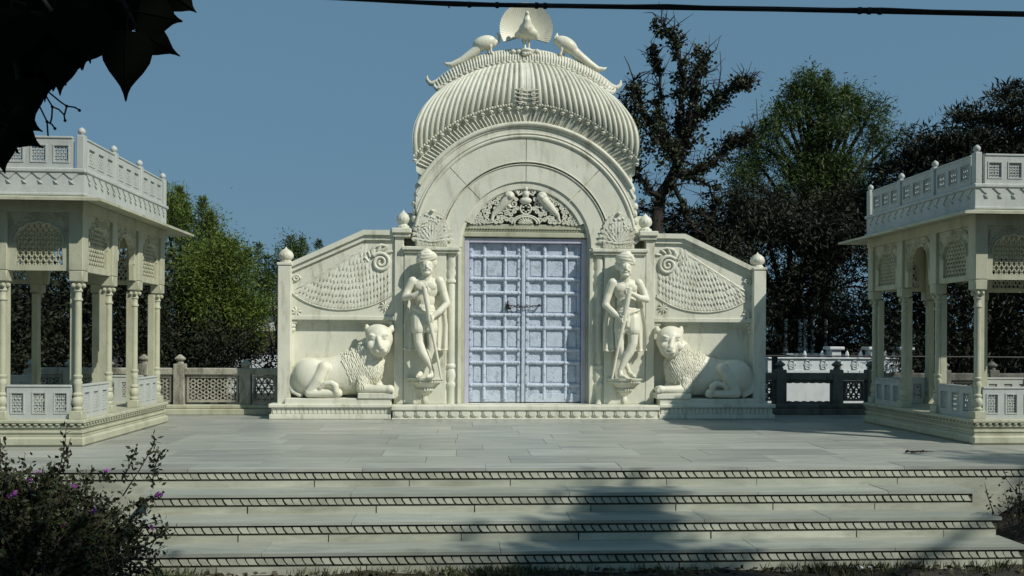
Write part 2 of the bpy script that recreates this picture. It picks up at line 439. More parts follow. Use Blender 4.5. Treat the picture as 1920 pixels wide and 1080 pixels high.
def pier(mir):
    Z0 = ZP; b = MB()
    xo, xi = UX(757, 11.95), UX(864, YF); zc0, zc1 = UZ(476, 11.9), UZ(464, 11.9)
    b.box(UX(740, YF), xi, 12.0, 12.9, Z0, zc1)                      # core
    b.box(UX(752, YF), UX(806, YF), 12.33, 12.88, zc1, UZ(402, 12.3))
    b.bbox(xo, UX(836, 11.95), 11.955, 12.0, Z0, zc0, .006)          # statue panel, proud
    b.bbox(UX(752, 11.9), UX(861, 11.9), 11.90, 12.02, zc0 + .035, zc1, .010)
    b.bbox(UX(755, 11.9), UX(858, 11.9), 11.925, 12.02, zc0, zc0 + .035, .006)
    b.bbox(UX(858, 11.97), UX(864, 11.97), 11.965, 12.01, Z0, zc0, .004)  # yellowish edge strip
    p = b.build('pier', 'marble', gate, mirror=GX if mir else None, smooth=True, angle=30)
    # engaged colonette with pots
    c = MB(); cx = UX(846, 11.97); r = px2(6.5)
    pr = [(r * .9, Z0), (r * .9, UZ(727, YF)), (r * 1.25, UZ(724, YF)), (r * 1.25, UZ(719, YF)), (r * .8, UZ(716, YF)), (r * 1.35, UZ(705, YF)), (r * 1.1, UZ(696, YF)),
          (r * .75, UZ(692, YF)), (r * 1.3, UZ(689, YF)), (r * 1.3, UZ(685, YF)), (r * .7, UZ(682, YF)), (r * .95, UZ(678, YF)), (r * .95, UZ(536, YF)),
          (r * .7, UZ(533, YF)), (r * 1.3, UZ(531, YF)), (r * 1.3, UZ(527, YF)), (r * .8, UZ(524, YF)), (r * 1.35, UZ(513, YF)), (r * .9, UZ(504, YF)), (r * 1.2, UZ(500, YF)), (r * 1.0, UZ(478, YF))]
    c.lathe(pr, cx, 11.99, 12); c.v = [(x, 11.992 + (y - 11.99) * .5, z) for x, y, z in c.v]; c.build('colonette', 'marble', gate, smooth=True, mirror=GX if mir else None)
    # pilaster with onion finial
    q = MB(); x0, x1 = UX(739, 11.96), UX(756, 11.96); zt = UZ(447, 11.95)
    q.bbox(x0, x1, 11.965, 12.5, Z0, zt, .006)
    q.bbox(UX(736, 11.93), UX(768, 11.93), 11.93, 12.5, zt, UZ(440, 11.93), .006); q.bbox(UX(733, 11.9), UX(770, 11.9), 11.90, 12.5, UZ(440, 11.93), UZ(430, 11.9), .01)
    pp = q.build('pilaster', 'marble', gate, mirror=GX if mir else None, smooth=True, angle=30)
    f = MB(); fx = UX(755, 12.05); zf = UZ(431, 12.05); k = px2(1)
    k *= .9
    f.lathe([(13 * k, 0), (13 * k, 4 * k), (9 * k, 7 * k), (8 * k, 9 * k), (12.5 * k, 14 * k), (13.5 * k, 20 * k), (11.5 * k, 27 * k), (6 * k, 32 * k), (2.2 * k, 36 * k), (.4 * k, 39 * k)],
            fx, 12.08, 24, zf, lobes=12, amp=.06)
    f.build('finial', 'marble', pp, smooth=True, mirror=GX if mir else None)
    # console under the statue
    b = MB(); bx = lambda z: UX(740 + z * .3057, 11.85); bz = lambda z: UZ(440 + z * .3057, 11.85, 800)
    cx = bx(185); prof = [(.012, bz(1040)), (.035, bz(1025)), (.038, bz(1010)), (.026, bz(995)), (.05, bz(980)), (.075, bz(972)), (.085, bz(950)), (.125, bz(930)), (.175, bz(908)), (.225, bz(893)), (.245, bz(890)), (.25, bz(880))]
    b.lathe(prof, 0, 0, 28)
    b.v = [(cx + x, 11.955 + y * .82, z) for x, y, z in b.v]
    for i in range(16):
        a = PI + PI * (i + .5) / 16; b.ell((cx + .205 * math.cos(a), 11.955 + .17 * math.sin(a), bz(902)), (.02, .02, .022), 8, 5)
    for i in range(9):
        a = PI + PI * (i + .5) / 9; b.ell((cx + .10 * math.cos(a), 11.955 + .085 * math.sin(a), bz(950)), (.018, .018, .032), 8, 5)
    b.build('console', 'marble_carved', gate, smooth=True, mirror=GX if mir else None)
    # fan shaped relief above the cornice
    b = MB(); x0, x1 = UX(781, YF), UX(838, YF); z0, z1 = UZ(463, YF), UZ(398, YF)
    fx, fz = lerp(x0, x1, .5), lerp(z0, z1, .12); hw = (x1 - x0) / 2
    b.prism([(x0, z0), (x1, z0)] + [(fx + hw * (1 + .03 * math.cos(i * PI)) * math.cos(a), lerp(z0, z1, .52) + (z1 - z0) * .48 * (1 + .05 * math.cos(i * PI)) * math.sin(a)) for i, a in enumerate(np.linspace(0, PI, 27))], 11.968, 12.0)
    for ring, (ra, n, L_, W_) in enumerate(((.23, 15, .10, .050), (.15, 15, .12, .044), (.07, 11, .13, .036), (.0, 7, .12, .030))):
        for i in range(n):
            a = PI * (.03 + .94 * i / (n - 1)); d = Vector((math.cos(a) * .86, 0, math.sin(a) * 1.12))
            b.leafplate(Vector((fx, 11.972 - .006 * ring, fz)) + d * ra, d, (-d.z, 0, d.x), (0, -1, 0), L_ * d.length, W_, .0065)
    for k in range(8): b.tube(spiral(lerp(x0 + .03, x1 - .03, k / 7), z0 + .035, 11.968, .024, 1.2, k, 1, 12), .008, 5)
    for i in range(26):
        a = random.uniform(.1, PI - .1); q_ = random.uniform(.5, 1.0); b.ell((fx + hw * q_ * math.cos(a), 11.965, lerp(z0, z1, .4) + (z1 - z0) * .55 * q_ * math.sin(a)), (.016, .014, .016), 6, 4)
    b.ell((fx, 11.95, lerp(z0, z1, .99)), (.03, .03, .022), 8, 5); b.ell((fx, 11.955, lerp(z0, z1, .45)), (.014, .016, .014), 8, 5)
    b.build('shell_relief', 'marble_carved', gate, smooth=True, angle=50, mirror=GX if mir else None)
    # scrolls down the outer edge of the arch block
    b = MB()
    for k, py in enumerate((335, 352, 368, 384, 398, 412, 430, 448)):
        x = UX(776 if py > 370 else lerp(786, 777, (py - 335) / 40), YF)
        b.ell((x, 12.03, UZ(py, YF)), (.032 + .012 * (k % 2), .04, .055), 8, 6)
        b.tube(spiral(x + .045, UZ(py, YF), 11.985, .035, 1.2, k, 1, 14), .011, 5)
    b.build('edge_scroll', 'marble_carved', gate, smooth=True, angle=60, mirror=GX if mir else None)
pier(False); pier(True)
def arch_block():
    b = MB(); HX = px2(207)
    r = [px2(v) for v in (124, 157, 160, 206, 230)]
    # voussoirs with open joints, two concentric courses
    js = [0, PI * .26, PI * .5, PI * .745, PI]; g = .0045
    for i in range(4):
        a0, a1 = js[i], js[i + 1]
        e0, e1 = (g if i else 0), (g if i < 3 else 0)
        b.arc(ACX, ACZ, r[0], r[1], 12.0, 12.2, a0 + e0, a1 - e1, 18)
        b.arc(ACX, ACZ, r[2], r[3] + .02, 11.985, 12.2, a0 + e0 * .7, a1 - e1 * .7, 18, xlim=HX - .012)
    b.arc(ACX, ACZ, px2(119), px2(230), 12.03, 12.86, 0, PI, 64, xlim=HX)
    b.box(ACX - HX, ACX + HX, 12.80, 12.87, ZP, ACZ); b.prism([(ACX + px2(140) * math.cos(a), ACZ + px2(140) * math.sin(a)) for a in np.linspace(0, PI, 32)], 12.80, 12.87)
    o = b.build('arch_block', 'marble', gate)
    h = MB()
    def ring(R, rad, y, a_lim=None, n=72):
        pts = []
        for i in range(n + 1):
            a = PI * i / n; x = R * math.cos(a)
            if abs(x) > HX - rad * .5: continue
            pts.append((ACX + x, y, ACZ + R * math.sin(a)))
        h.tube(pts, rad, 8)
    ring(px2(208), .026, 11.985); ring(px2(213.5), .014, 11.975); ring(px2(231), .034, 11.965); ring(px2(225), .014, 11.975)
    ring(px2(156), .007, 11.992); ring(px2(160.5), .008, 11.982)
    h.arc(ACX, ACZ, px2(214), px2(230), 11.978, 12.1, .3, PI - .3, 48, xlim=HX - .01)
    h.build('hood_moulding', 'marble', gate, smooth=True, angle=50)
arch_block()
# the dome: ribbed shell, front and back halves
def dome():
    A1 = R_(53); RK = px2(257)
    top_c = 385; HXd = px2(205)
    YR = 12.42
    def base(u, v, back=False):
        a = PI / 2 - u * A1
        bx, bz = GX + RK * math.cos(a), ACZ + RK * math.sin(a)
        # upper end, measured on the ridge band
        Yt = 12.27
        dx = u * 160; tz = UZ(385 - math.sqrt(268 ** 2 - dx * dx), Yt, 987); tx = GX + dx * S12 * 1.022
        x = lerp(bx, tx, v) + u * math.sin(PI * min(1, v * 1.08)) ** .8 * px2(21) * (abs(u) ** 2)
        z = lerp(bz, tz, v) + math.sin(PI * v) * px2(7) * (1 - abs(u))
        y = lerp(12.0, Yt, v ** 1.8) - .17 * math.sin(PI * v ** .74) ** .8
        if back: y = 2 * YR - y
        return Vector((x, y, z))
    NR = 39
    def P(u, v, back=False):
        p = base(u, v, back); e = .01
        du = base(min(1, u + e), v, back) - base(max(-1, u - e), v, back); dv = base(u, min(1, v + e), back) - base(u, max(0, v - e), back)
        n = du.cross(dv); n = n.normalized() if n.length else Vector((0, -1, 0))
        if (n.y > 0) != back: n = -n
        s = ((u + 1) / 2 * NR) % 1.0; t = abs(2 * s - 1)
        h = .023 * math.sqrt(max(0, 1 - (t / .78) ** 2)) if t < .78 else (.014 if t > .88 else -.008)
        env = min(1, v * 9 + .15) * min(1, (1 - v) * 9 + .2)
        if abs(u) < 1.5 / NR: h = .012
        return p + n * h * env
    for back in (False, True):
        b = MB(); b.grid(lambda i, j: P(i * 2 - 1, j, back), NR * 11, 28)
        if back: b.f = [t[::-1] for t in b.f]
        if not back:
            # ends
            for sg in (-1, 1):
                n = 20; fr = [base(sg, i / n) for i in range(n + 1)]; bk = [base(sg, i / n, True) for i in range(n + 1)]
                vs = fr + bk; fs = [(i, i + 1, n + 2 + i, n + 1 + i) for i in range(n)]
                b.add(vs, fs if sg > 0 else [f[::-1] for f in fs])
        b.build('dome', 'marble', gate, smooth=True, angle=50)
    # carved leaf on the middle rib
    b = MB()
    for sg in (-1, 1):
        for kk in range(5):
            v = .05 + kk * .055; p = P(sg * (.052 + .006 * math.sin(kk)), v) ; b.tube(spiral(p.x, p.z, p.y - .004, .034, 1.2, kk, sg, 12), .010, 5)
            e = P(sg * .10, min(1, v + .02)); b.tube([base(0, max(.01, v - .02)) + Vector((0, -.012, 0)), P(sg * .05, v) + Vector((0, -.006, 0)), e + Vector((0, -.004, 0))], [.010, .013, .006], 5)
    b.tube([base(0, i / 12) + Vector((0, -.012, 0)) for i in range(1, 12)], .010, 6)
    b.build('leaf_carving', 'marble_carved', gate, smooth=True, angle=60)
    # lotus band below the ribs
    b = MB(); n = 120
    def band(i, j):
        u = i * 2 - 1; a = PI / 2 - u * R_(56); rr = lerp(px2(232), px2(262), j)
        cx = max(-HXd - .0, min(HXd, rr * math.cos(a)))
        return Vector((GX + cx, lerp(11.985, 11.93, j), ACZ + rr * math.sin(a)))
    b.grid(band, n, 4)
    for k in range(64):
        u = (k + .5) / 64 * 2 - 1; a = PI / 2 - u * R_(54); sl = .05 * (1 if u > 0 else -1)
        if abs(px2(236) * math.cos(a)) > HXd: continue
        p0 = Vector((GX + px2(234) * math.cos(a), 11.975, ACZ + px2(234) * math.sin(a)))
        a2 = a - sl * .5; p1 = Vector((GX + px2(254) * math.cos(a2), 11.925, ACZ + px2(254) * math.sin(a2)))
        if abs(p1.x - GX) > HXd: continue
        b.tube([p0, (p0 + p1) / 2 + Vector((0, .002, 0)), p1 + Vector((0, .004, 0))], [.009, .013, .011], 6)
    # back side of the band and the crown under the shell
    b.arc(ACX, ACZ, px2(228), px2(258), 12.02, 12.85, R_(36), R_(144), 48, xlim=HXd)
    kn = b
    for k in range(29):
        u = k / 28 * 2 - 1; p = base(u, 0.03)
        kn.ell(p + Vector((0, -.035, -.012)), (.034, .036, .021), 10, 6); kn.ell(p + Vector((0, -.045, -.032)), (.014, .018, .014), 8, 5)
    # small tongue row just over the knobs
    for k in range(90):
        u = k / 89 * 2 - 1; p = base(u, .07); kn.ell(p + Vector((0, -.02, 0)), (.017, .014, .022), 6, 4)
    kn.build('lotus_band', 'marble_carved', gate, smooth=True, angle=50)
    # ridge band
    b = MB()
    def rb(i, j, back=False):
        u = i * 2 - 1; p = base(u, 1.0)
        dx = u * 172; zt = UZ(349 - math.sqrt(max(0, 256 ** 2 - dx * dx)), YR - .02, 987) + 0.005
        p1 = Vector((GX + dx * S12 * 1.03, YR - .03, zt)); q = p.lerp(p1, j); q.y -= .05 * math.sin(PI * min(1, j * 1.1))
        if back: q.y = 2 * YR - q.y
        return q
    b.grid(lambda i, j: rb(i, j), 90, 6); bk = MB(); bk.grid(lambda i, j: rb(i, j, True), 90, 6); bk.f = [t[::-1] for t in bk.f]; b.add(bk.v, bk.f)
    b.grid(lambda i, j: rb(i, 1.0).lerp(rb(i, 1.0, True), j) + Vector((0, 0, .012 * math.sin(PI * j))), 90, 3)
    for k in range(64):
        u0 = (k + .5) / 64; sh = .010 * (1 if u0 < .5 else -1)
        b.tube([rb(min(1, max(0, u0 + sh * (j - .5))), j) + Vector((0, -.008, 0)) for j in (.08, .4, .7, .98)], [.006, .011, .010, .006], 6)
    for k in range(33):
        p = rb(k / 32, .02); b.ell(p + Vector((0, -.035, -.01)), (.034, .034, .022), 10, 6); b.ell(p + Vector((0, -.045, -.035)), (.018, .02, .02), 8, 5)
    for i in range(10):
        b.ell(rb(.5 + random.uniform(-.07, .07), random.uniform(.5, 1)) + Vector((0, -.03, 0)), (.04, .03, .035), 8, 6)
    b.build('ridge_band', 'marble_carved', gate, smooth=True, angle=55)
    for sg in (-1, 1):
        for (j, ln, up) in ((1.0, .15, .075), (.1, .13, .045)):
            for dy in (0, .45 if j < .5 else 0):
                if dy == 0 and j > 2: continue
                v = MB(); p = rb(.0 if sg < 0 else 1.0, j) + Vector((-sg * .05, dy, -.01))
                pts = [p + Vector((-sg * .16, -.01, .085)), p + Vector((-sg * .05, -.015, .03)), p + Vector((sg * .02, -.02, -.012)), p + Vector((sg * ln * .55, -.02, -.015)), p + Vector((sg * ln * .85, -.02, up * .5)), p + Vector((sg * ln * .86, -.02, up + .02))]
                v.tube(pts, [.035, .045, .045, .036, .026, .008], 8)
                v.build('ridge_hook', 'marble_carved', gate, smooth=True, angle=60)
                if j > .5: break
    return rb
ridge = dome()
def doorway():
    YD = 12.17
    b = MB()   # stone jambs and lintel
    xl, xr = UX(862, 12.05), 2 * GX - UX(862, 12.05); dl, dr = UX(870, 12.12), UX(1098, 12.12)
    zt = UZ(446, 12.12)
    b.bbox(xl - .05, dl, 12.06, 12.8, ZP, zt, .006); b.bbox(dr, xr + .05, 12.06, 12.8, ZP, zt, .006)
    b.bbox(xl - .05, xr + .05, 12.05, 12.8, zt, UZ(436, 12.06), .008); b.bbox(xl - .05, xr + .05, 12.075, 12.8, UZ(436, 12.06), UZ(430, 12.06), .006)
    b.bbox(xl - .05, xr + .05, 12.06, 12.8, UZ(430, 12.06), UZ(421, 12.06), .006)
    n = 46
    for i in range(n): b.ell((lerp(xl, xr, (i + .5) / n), 12.055, UZ(430, 12.06)), (.012, .012, .008), 6, 4)
    b.build('lintel', 'marble_yellow', gate, smooth=True, angle=30)
    # pierced tympanum
    t = MB(); cx = GX; z0 = UZ(421, 12.12); cz = UZ(468, 12.12); Rt = px2(116)
    a_lim = math.asin((z0 - cz) / Rt)
    t.arc(cx, cz, Rt - .02, Rt + .12, 12.075, 12.16, a_lim, PI - a_lim, 40)
    t.arc(cx, cz, Rt - .035, Rt - .015, 12.09, 12.15, a_lim, PI - a_lim, 40)
    placed = []
    def inside(x, z, r): return z > z0 + r * .6 and (x - cx) ** 2 + (z - cz) ** 2 < (Rt - .02 - r * .7) ** 2
    blobs = []
    for sg in (-1, 1):
        pts = [(sg * px2(60), 12.12, UZ(404, 12.12)), (sg * px2(45), 12.115, UZ(388, 12.12)), (sg * px2(34), 12.11, UZ(376, 12.12)), (sg * px2(26), 12.105, UZ(368, 12.12))]
        pts = [(cx + x, y, z) for x, y, z in pts]
        t.tube(pts, [.04, .062, .07, .055], 10); t.ell((cx + sg * px2(31), 12.09, UZ(370, 12.12)), (.075, .05, .07), 12, 8)
        t.ell((cx + sg * px2(29), 12.045, UZ(372, 12.12)), (.035, .03, .03), 8, 6)
        t.tube([(cx + sg * px2(40), 12.11, UZ(380, 12.12)), (cx + sg * px2(28), 12.10, UZ(392, 12.12))], [.03, .02], 8)
        t.tube([(cx + sg * px2(60), 12.11, UZ(402, 12.12)), (cx + sg * px2(64), 12.10, UZ(416, 12.12))], [.03, .02], 8)
        for q in pts: blobs.append((q[0], q[2], .055))
    t.ell((cx, 12.10, UZ(378, 12.12)), (.085, .05, .05), 12, 8); t.ell((cx, 12.10, UZ(366, 12.12)), (.05, .045, .06), 10, 8); t.ell((cx, 12.09, UZ(356.5, 12.12)), (.032, .032, .036), 10, 8)
    for sg in (-1, 1): t.tube([(cx + sg * .04, 12.1, UZ(364, 12.12)), (cx + sg * .10, 12.09, UZ(368, 12.12)), (cx + sg * .13, 12.09, UZ(360, 12.12))], [.018, .015, .012], 6)
    blobs += [(cx, UZ(374, 12.12), .10)]
    for rr in (.19, .155): t.tube([(cx + rr * math.cos(a), 12.1, z0 + rr * .62 * math.sin(a)) for a in np.linspace(0, PI, 24)], .013, 6)
    for i in range(9):
        a = PI * (i + .5) / 9; t.leafplate((cx, 12.11, z0), (math.cos(a), 0, math.sin(a) * .7), (-math.sin(a), 0, math.cos(a)), (0, -1, 0), .11, .04, .02)
    t.tube([(cx + .075 * math.cos(a), 12.1, UZ(393, 12.12) + .075 * math.sin(a)) for a in np.linspace(0, 2 * PI, 20)], .013, 6)
    for i in range(6):
        a = PI * 2 * i / 6 + .5; t.ell((cx + .042 * math.cos(a), 12.1, UZ(393, 12.12) + .042 * math.sin(a)), (.02, .015, .012), 6, 5)
    blobs += [(cx, UZ(393, 12.12), .09), (cx, z0 + .02, .17)]
    tries = 0
    while tries < 5000 and len(placed) < 150:
        tries += 1; r = random.choice((.056, .046, .038, .032)) if tries < 2500 else .025
        x = cx + random.uniform(0, Rt); z = random.uniform(z0, cz + Rt)
        if not inside(x, z, r): continue
        if any((x - a) ** 2 + (z - c) ** 2 < (r + q) ** 2 * .80 for a, c, q in placed): continue
        if any((x - a) ** 2 + (z - c) ** 2 < (r * .7 + q) ** 2 for a, c, q in blobs): continue
        placed.append((x, z, r)); a0 = random.uniform(0, 6.28); sg = random.choice((-1, 1))
        for s in (1, -1):
            pts = spiral(0, 0, 12.105, r, 1.45, a0, sg, 20); pts = [(cx + s * (x - cx + p[0]), p[1], z + p[2]) for p in pts]
            t.tube(pts, [.0140] * 12 + [.011] * 9, 5)
            t.tube([pts[0], (pts[0][0] + .03 * math.cos(a0 + 1.9), 12.11, pts[0][2] + .03 * math.sin(a0 + 1.9))], [.0135, .009], 5)
    t.v = [(x, y - .054, z) for x, y, z in t.v]
    t.build('tympanum_screen', 'marble_carved', gate, smooth=True, angle=50)
    # lilac door frame
    f = MB(); ft = UZ(447, 12.1); il, ir, it = UX(879, 12.1), UX(1090, 12.1), UZ(456, 12.1)
    f.bbox(dl, il, 12.09, 12.22, ZP, ft, .006); f.bbox(ir, dr, 12.09, 12.22, ZP, ft, .006); f.bbox(il, ir, 12.092, 12.22, it, ft, .006)
    f.build('door_frame', 'door_frame_paint', gate, smooth=True, angle=30)
    # leaves
    zb = ZP + .012; mid = (il + ir) / 2
    hz = [UZ(py, YD) for py in (482, 524, 550, 591, 615, 656, 680, 722)]
    for side in (0, 1):
        x0, x1 = (il + .004, mid - .004) if side == 0 else (mid + .004, ir - .004)
        d = MB(); d.bbox(x0, x1, YD, YD + .05, zb, it - .004, .004)
        vx = [UX(p, YD) for p in ((907.5, 946) if side == 0 else (1020, 1060))]
        stiles = ((x0, x0 + .05), (x1 - .05, x1)) if side == 1 else ((x0, x0 + .05), (x1 - .105, x1 - .055))
        for a, c in stiles: d.bbox(a, c, YD - .022, YD, zb, it - .004, .006)
        if side == 0: d.bbox(x1 - .052, x1, YD - .045, YD, zb, it - .004, .014)
        if side == 1: d.bbox(x0, x1, YD - .03, YD, zb, zb + .12, .008)
        for x in vx: d.tube([(x, YD - .012, zb + .04), (x, YD - .012, it - .02)], .026, 10)
        for z in hz: d.tube([(x0 + .03, YD - .016, z), (x1 - (.03 if side else .09), YD - .016, z)], .027, 10)
        rows = [zb + .12] + sorted(hz) + [it - .03]
        xs = [x0 + .026] + vx + [x1 - (.026 if side else .08)]
        for z in hz:
            for x in xs: d.ell((x, YD - .036, z), (.021, .018, .021), 8, 6)
            for a, c in zip(xs[:-1], xs[1:]): d.ell(((a + c) / 2, YD - .04, z), (.011, .012, .011), 6, 4)
        for x in xs:
            for a, c in zip(rows[:-1], rows[1:]):
                d.ell((x, YD - .034, (a + c) / 2), (.011, .012, .011), 6, 4)
        # raised panels between the battens
        for x_a, x_b in zip(xs[:-1], xs[1:]):
            for a, c in zip(rows[:-1], rows[1:]):
                if c - a > .2: d.bbox(x_a + .04, x_b - .04, YD - .008, YD, a + .045, c - .045, .006)
        o = d.build('door_leaf', 'door_paint', gate, smooth=True, angle=40)
        if side == 0:
            h = MB(); z = UZ(575, YD); xa = UX(951, YD); xb = UX(1010, YD)
            n = 13
            for i in range(n):
                u = i / (n - 1); c = Vector((lerp(xa, xb, u), YD - .07, z + .02 * (2 * u - 1) ** 2 - .005))
                h.tube([c + Vector((.022 * math.cos(a), .012 * math.sin(a) * (i % 2), .014 * math.sin(a) * (1 - .4 * (i % 2)))) for a in np.linspace(0, 2 * PI, 9)], .0055, 5)
            h.ell((xa, YD - .045, z), (.025, .02, .04), 8, 6); h.tube([(xa - .01, YD - .05, z - .06), (xa + .005, YD - .05, z + .08)], .012, 6); h.ell((xb, YD - .045, z + .015), (.014, .03, .014), 8, 6)
            h.box(xa + .005, xa + .05, YD - .06, YD - .04, z - .045, z - .01)
            h.build('door_chain', 'iron', o, smooth=True)
doorway()

# ================================================================== WING WALLS
def wing(mir):
    G = GX if mir else None
    side = 'right' if mir else 'left'
    loc_x = UX(630, 12); loc_x = 2 * GX - loc_x if mir else loc_x
    t = thing('wing_wall', (loc_x, 12.1, 0),
              'sloping marble wing wall on the %s of the gateway, carved feathers above its lion niche' % side, 'wall', 'wing walls beside the gateway')
    Zw = UZ(757, 11.72, 600)
    b = MB(); xl, xr = UX(505, 11.72), XPL - .012
    b.bbox(xl - .012, xr, 11.72, 12.7, Zw - .055, Zw - .004, .01); b.box(xl + .02, xr, 11.765, 12.7, .05, Zw - .055); b.bbox(xl - .005, xr, 11.735, 12.7, 0, .065, .008)
    n = 26
    for i in range(n):
        x = lerp(xl + .03, xr - .03, i / n); s_ = (xr - xl - .06) / n
        b.prism([(x + .004, Zw - .060), (x + s_ - .008, Zw - .060), (x + s_ + .004, .072), (x + .016, .072)], 11.752, 11.768)
    b.build('plinth', 'marble', t, mirror=G, smooth=True, angle=30)
    # masonry body with the niche
    x0, x1 = UX(543, 12.0), UX(739, 12.0)
    top = [(x0, UZ(512, 12, 600)), (UX(684, 12), UZ(447, 12, 600)), (x1, UZ(447, 12, 600))]
    zl0, zl1 = UZ(600, 12, 600), UZ(592, 12, 600)
    b = MB(); b.prism([(x0, zl1), (x1, zl1)] + top[::-1], 12.0, 12.5)
    b.box(x0, x1, 12.09, 12.52, Zw - .02, zl1 - .002)
    # small cusped corbels
    for sx, xx in ((1, x0), (-1, x1)):
        for k, (dx, dz) in enumerate(((.10, .05), (.075, .10), (.04, .16))):
            b.bbox(min(xx, xx + sx * dx), max(xx, xx + sx * dx), 12.0, 12.10, zl0 - dz, zl0 - dz + .05, .012)
        b.ell((xx + sx * .045, 12.03, zl0 - .13), (.03, .03, .035), 8, 6)
    b.build('masonry', 'marble', t, mirror=G)
    b = MB(); b.bbox(x0, x1, 11.975, 12.085, zl0, zl1, .006); b.box(x0 + .05, x1 - .05, 12.02, 12.095, zl0 - .04, zl0); b.box(x0 + .05, x1 - .05, 12.055, 12.095, zl0 - .07, zl0 - .04)
    b.build('ledge', 'marble', t, mirror=G)
    # coping
    c = MB(); hgt = px2(18)
    xa, xb, xc = x0 - .01, UX(684, 12), x1 - .005
    za, zb = UZ(513, 12, 600), UZ(449, 12, 600)
    for (lo, hi, yo) in ((0, .5, 11.965), (.5, 1.0, 11.93)):
        pl = [(xa, za + hgt * lo), (xb, zb + hgt * lo), (xc, zb + hgt * lo), (xc, zb + hgt * hi), (xb - .02 * hi, zb + hgt * hi), (xa, za + hgt * hi)]
        c.prism(pl, yo, 12.56)
    c.build('coping', 'marble', t, mirror=G)
    # inner border moulding under the coping
    # post
    p = MB(); pa, pb = UX(520, 11.9), UX(545, 11.9); zt = UZ(497, 11.9, 530)
    p.bbox(pa, pb, 11.9, 12.12, Zw - .01, zt, .008); p.bbox(pa - .012, pb + .012, 11.888, 12.135, zt, zt + px2(5), .006)
    po = p.build('post', 'marble', t, mirror=G, smooth=True, angle=30)
    f = MB(); k = px2(1)
    f.lathe([(10.5 * k, 0), (10.5 * k, 3 * k), (8 * k, 5 * k), (10 * k, 7 * k), (12.8 * k, 11 * k), (12.8 * k, 15 * k), (11 * k, 20 * k), (7 * k, 24 * k), (2.5 * k, 26.5 * k), (.6 * k, 30 * k)],
            (pa + pb) / 2, 12.01, 28, zt + px2(5), lobes=14, amp=.07)
    f.build('finial', 'marble', po, mirror=G, smooth=True)
    # feather relief
    b = MB()
    q = lambda x, y, Y=11.995: U(x, y, Y)
    def rim(s):
        P0, C0, C1, P1 = (544, 545), (585, 588), (680, 594), (735, 552)
        a = [(1 - s) ** 3, 3 * s * (1 - s) ** 2, 3 * s * s * (1 - s), s ** 3]
        return tuple(sum(w * p[k] for w, p in zip(a, (P0, C0, C1, P1))) for k in (0, 1))
    b.tube([q(*rim(i / 30)) for i in range(31)], .014, 7); b.tube([q(rim(i / 30)[0], rim(i / 30)[1] - 3.5) for i in range(31)], .007, 6)
    def ztop(x):      # upper edge of the plumage
        pts = [(542, 539), (589, 519), (640, 488), (684, 462), (702, 470), (735, 506)]
        for (xa_, ya_), (xb_, yb_) in zip(pts[:-1], pts[1:]):
            if x <= xb_: return lerp(ya_, yb_, (x - xa_) / (xb_ - xa_))
        return 506
    rimpts = [rim(i / 200) for i in range(201)]
    def rimy(x): return min(rimpts, key=lambda p: abs(p[0] - x))[1]
    feathers = []
    for lev in range(11):
        off = 3 + lev * 11.5 + (lev > 2) * 3; x = 548 + (lev % 2) * 3.2
        while x < 731:
            y = rimy(x) - off; x_ = x
            wob = 2.2 * math.sin(x * .7 + lev * 2)
            if y - 12 > ztop(x) and not ((x - 714) ** 2 + (y - 492) ** 2 < 24 ** 2): feathers.append((x, y + wob * .5, lev))
            x += 6.2 + lev * .12
    for x, y, lev in feathers[::-1]:
        u = (x - 545) / 190; ang = lerp(.75, .05, min(1, u * 1.15)) + random.uniform(-.07, .07); L_ = 15 + lev * .6
        d = Vector((-math.sin(ang), -.07, -math.cos(ang))); c = q(x + math.sin(ang) * L_, y - L_ * math.cos(ang))
        b.leafplate(c + Vector((0, .006 - .0002 * lev, 0)), d, (d.z, 0, -d.x), (0, -1, 0), px2(L_ * 1.15), px2(7.4), .0105)
    for i in range(8):
        u = i / 7; p0 = q(lerp(604, 684, u), lerp(514, 463, u) + 3); p1 = q(lerp(556, 655, u), lerp(539, 480, u) + 2)
        d = p1 - p0; b.leafplate(p0, d, (d.z, 0, -d.x), (0, -1, 0), d.length, px2(7), .012)
    # scrolls
    sx, sz = q(714, 492).x, q(714, 492).z
    b.tube(spiral(sx, sz, 11.985, px2(18), 2.1, 2.4, -1, 40, .12), [.026] * 20 + [.02] * 21, 8)
    b.tube([q(699, 480), q(697, 470), q(704, 462), q(716, 459), q(728, 463)], [.02, .024, .024, .02, .008], 7)
    for i in range(6):
        a = 1.0 + i * .42; c = Vector((sx + px2(22) * math.cos(a), 11.99, sz + px2(22) * math.sin(a)))
        b.leafplate(c, (math.cos(a - .8), 0, math.sin(a - .8)), (-math.sin(a - .8), 0, math.cos(a - .8)), (0, -1, 0), px2(12), px2(6), .022)
    e = q(556, 522); b.tube(spiral(e.x, e.z, 11.985, px2(7), 1.5, 0, 1, 20, .15), .014, 6)
    b.tube([q(549, 526), q(546, 534), q(546, 544)], [.014, .012, .01], 6)
    # leafy sprays in the lower corners
    for bx_, by_, n in ((722, 574, 8), (556, 584, 7)):
        for i in range(n):
            a = 2 * PI * i / n; b.leafplate(q(bx_, by_), (math.cos(a), 0, math.sin(a)), (-math.sin(a), 0, math.cos(a)), (0, -1, 0), px2(10), px2(5), .018)
    b.build('wing_relief', 'marble_carved', t, mirror=G, smooth=True, angle=60)
    # base slab below the lion belongs to the wall
    s = MB(); zs = UZ(745, 11.8, 600)
    s.bbox(UX(535, 11.8), UX(733, 11.8), 11.755, 12.125, Zw - .012, zs - .012, .008)
    s.build('lion_base', 'marble', t, mirror=G, smooth=True, angle=30)
    return zs
ZLION = wing(False); wing(True)

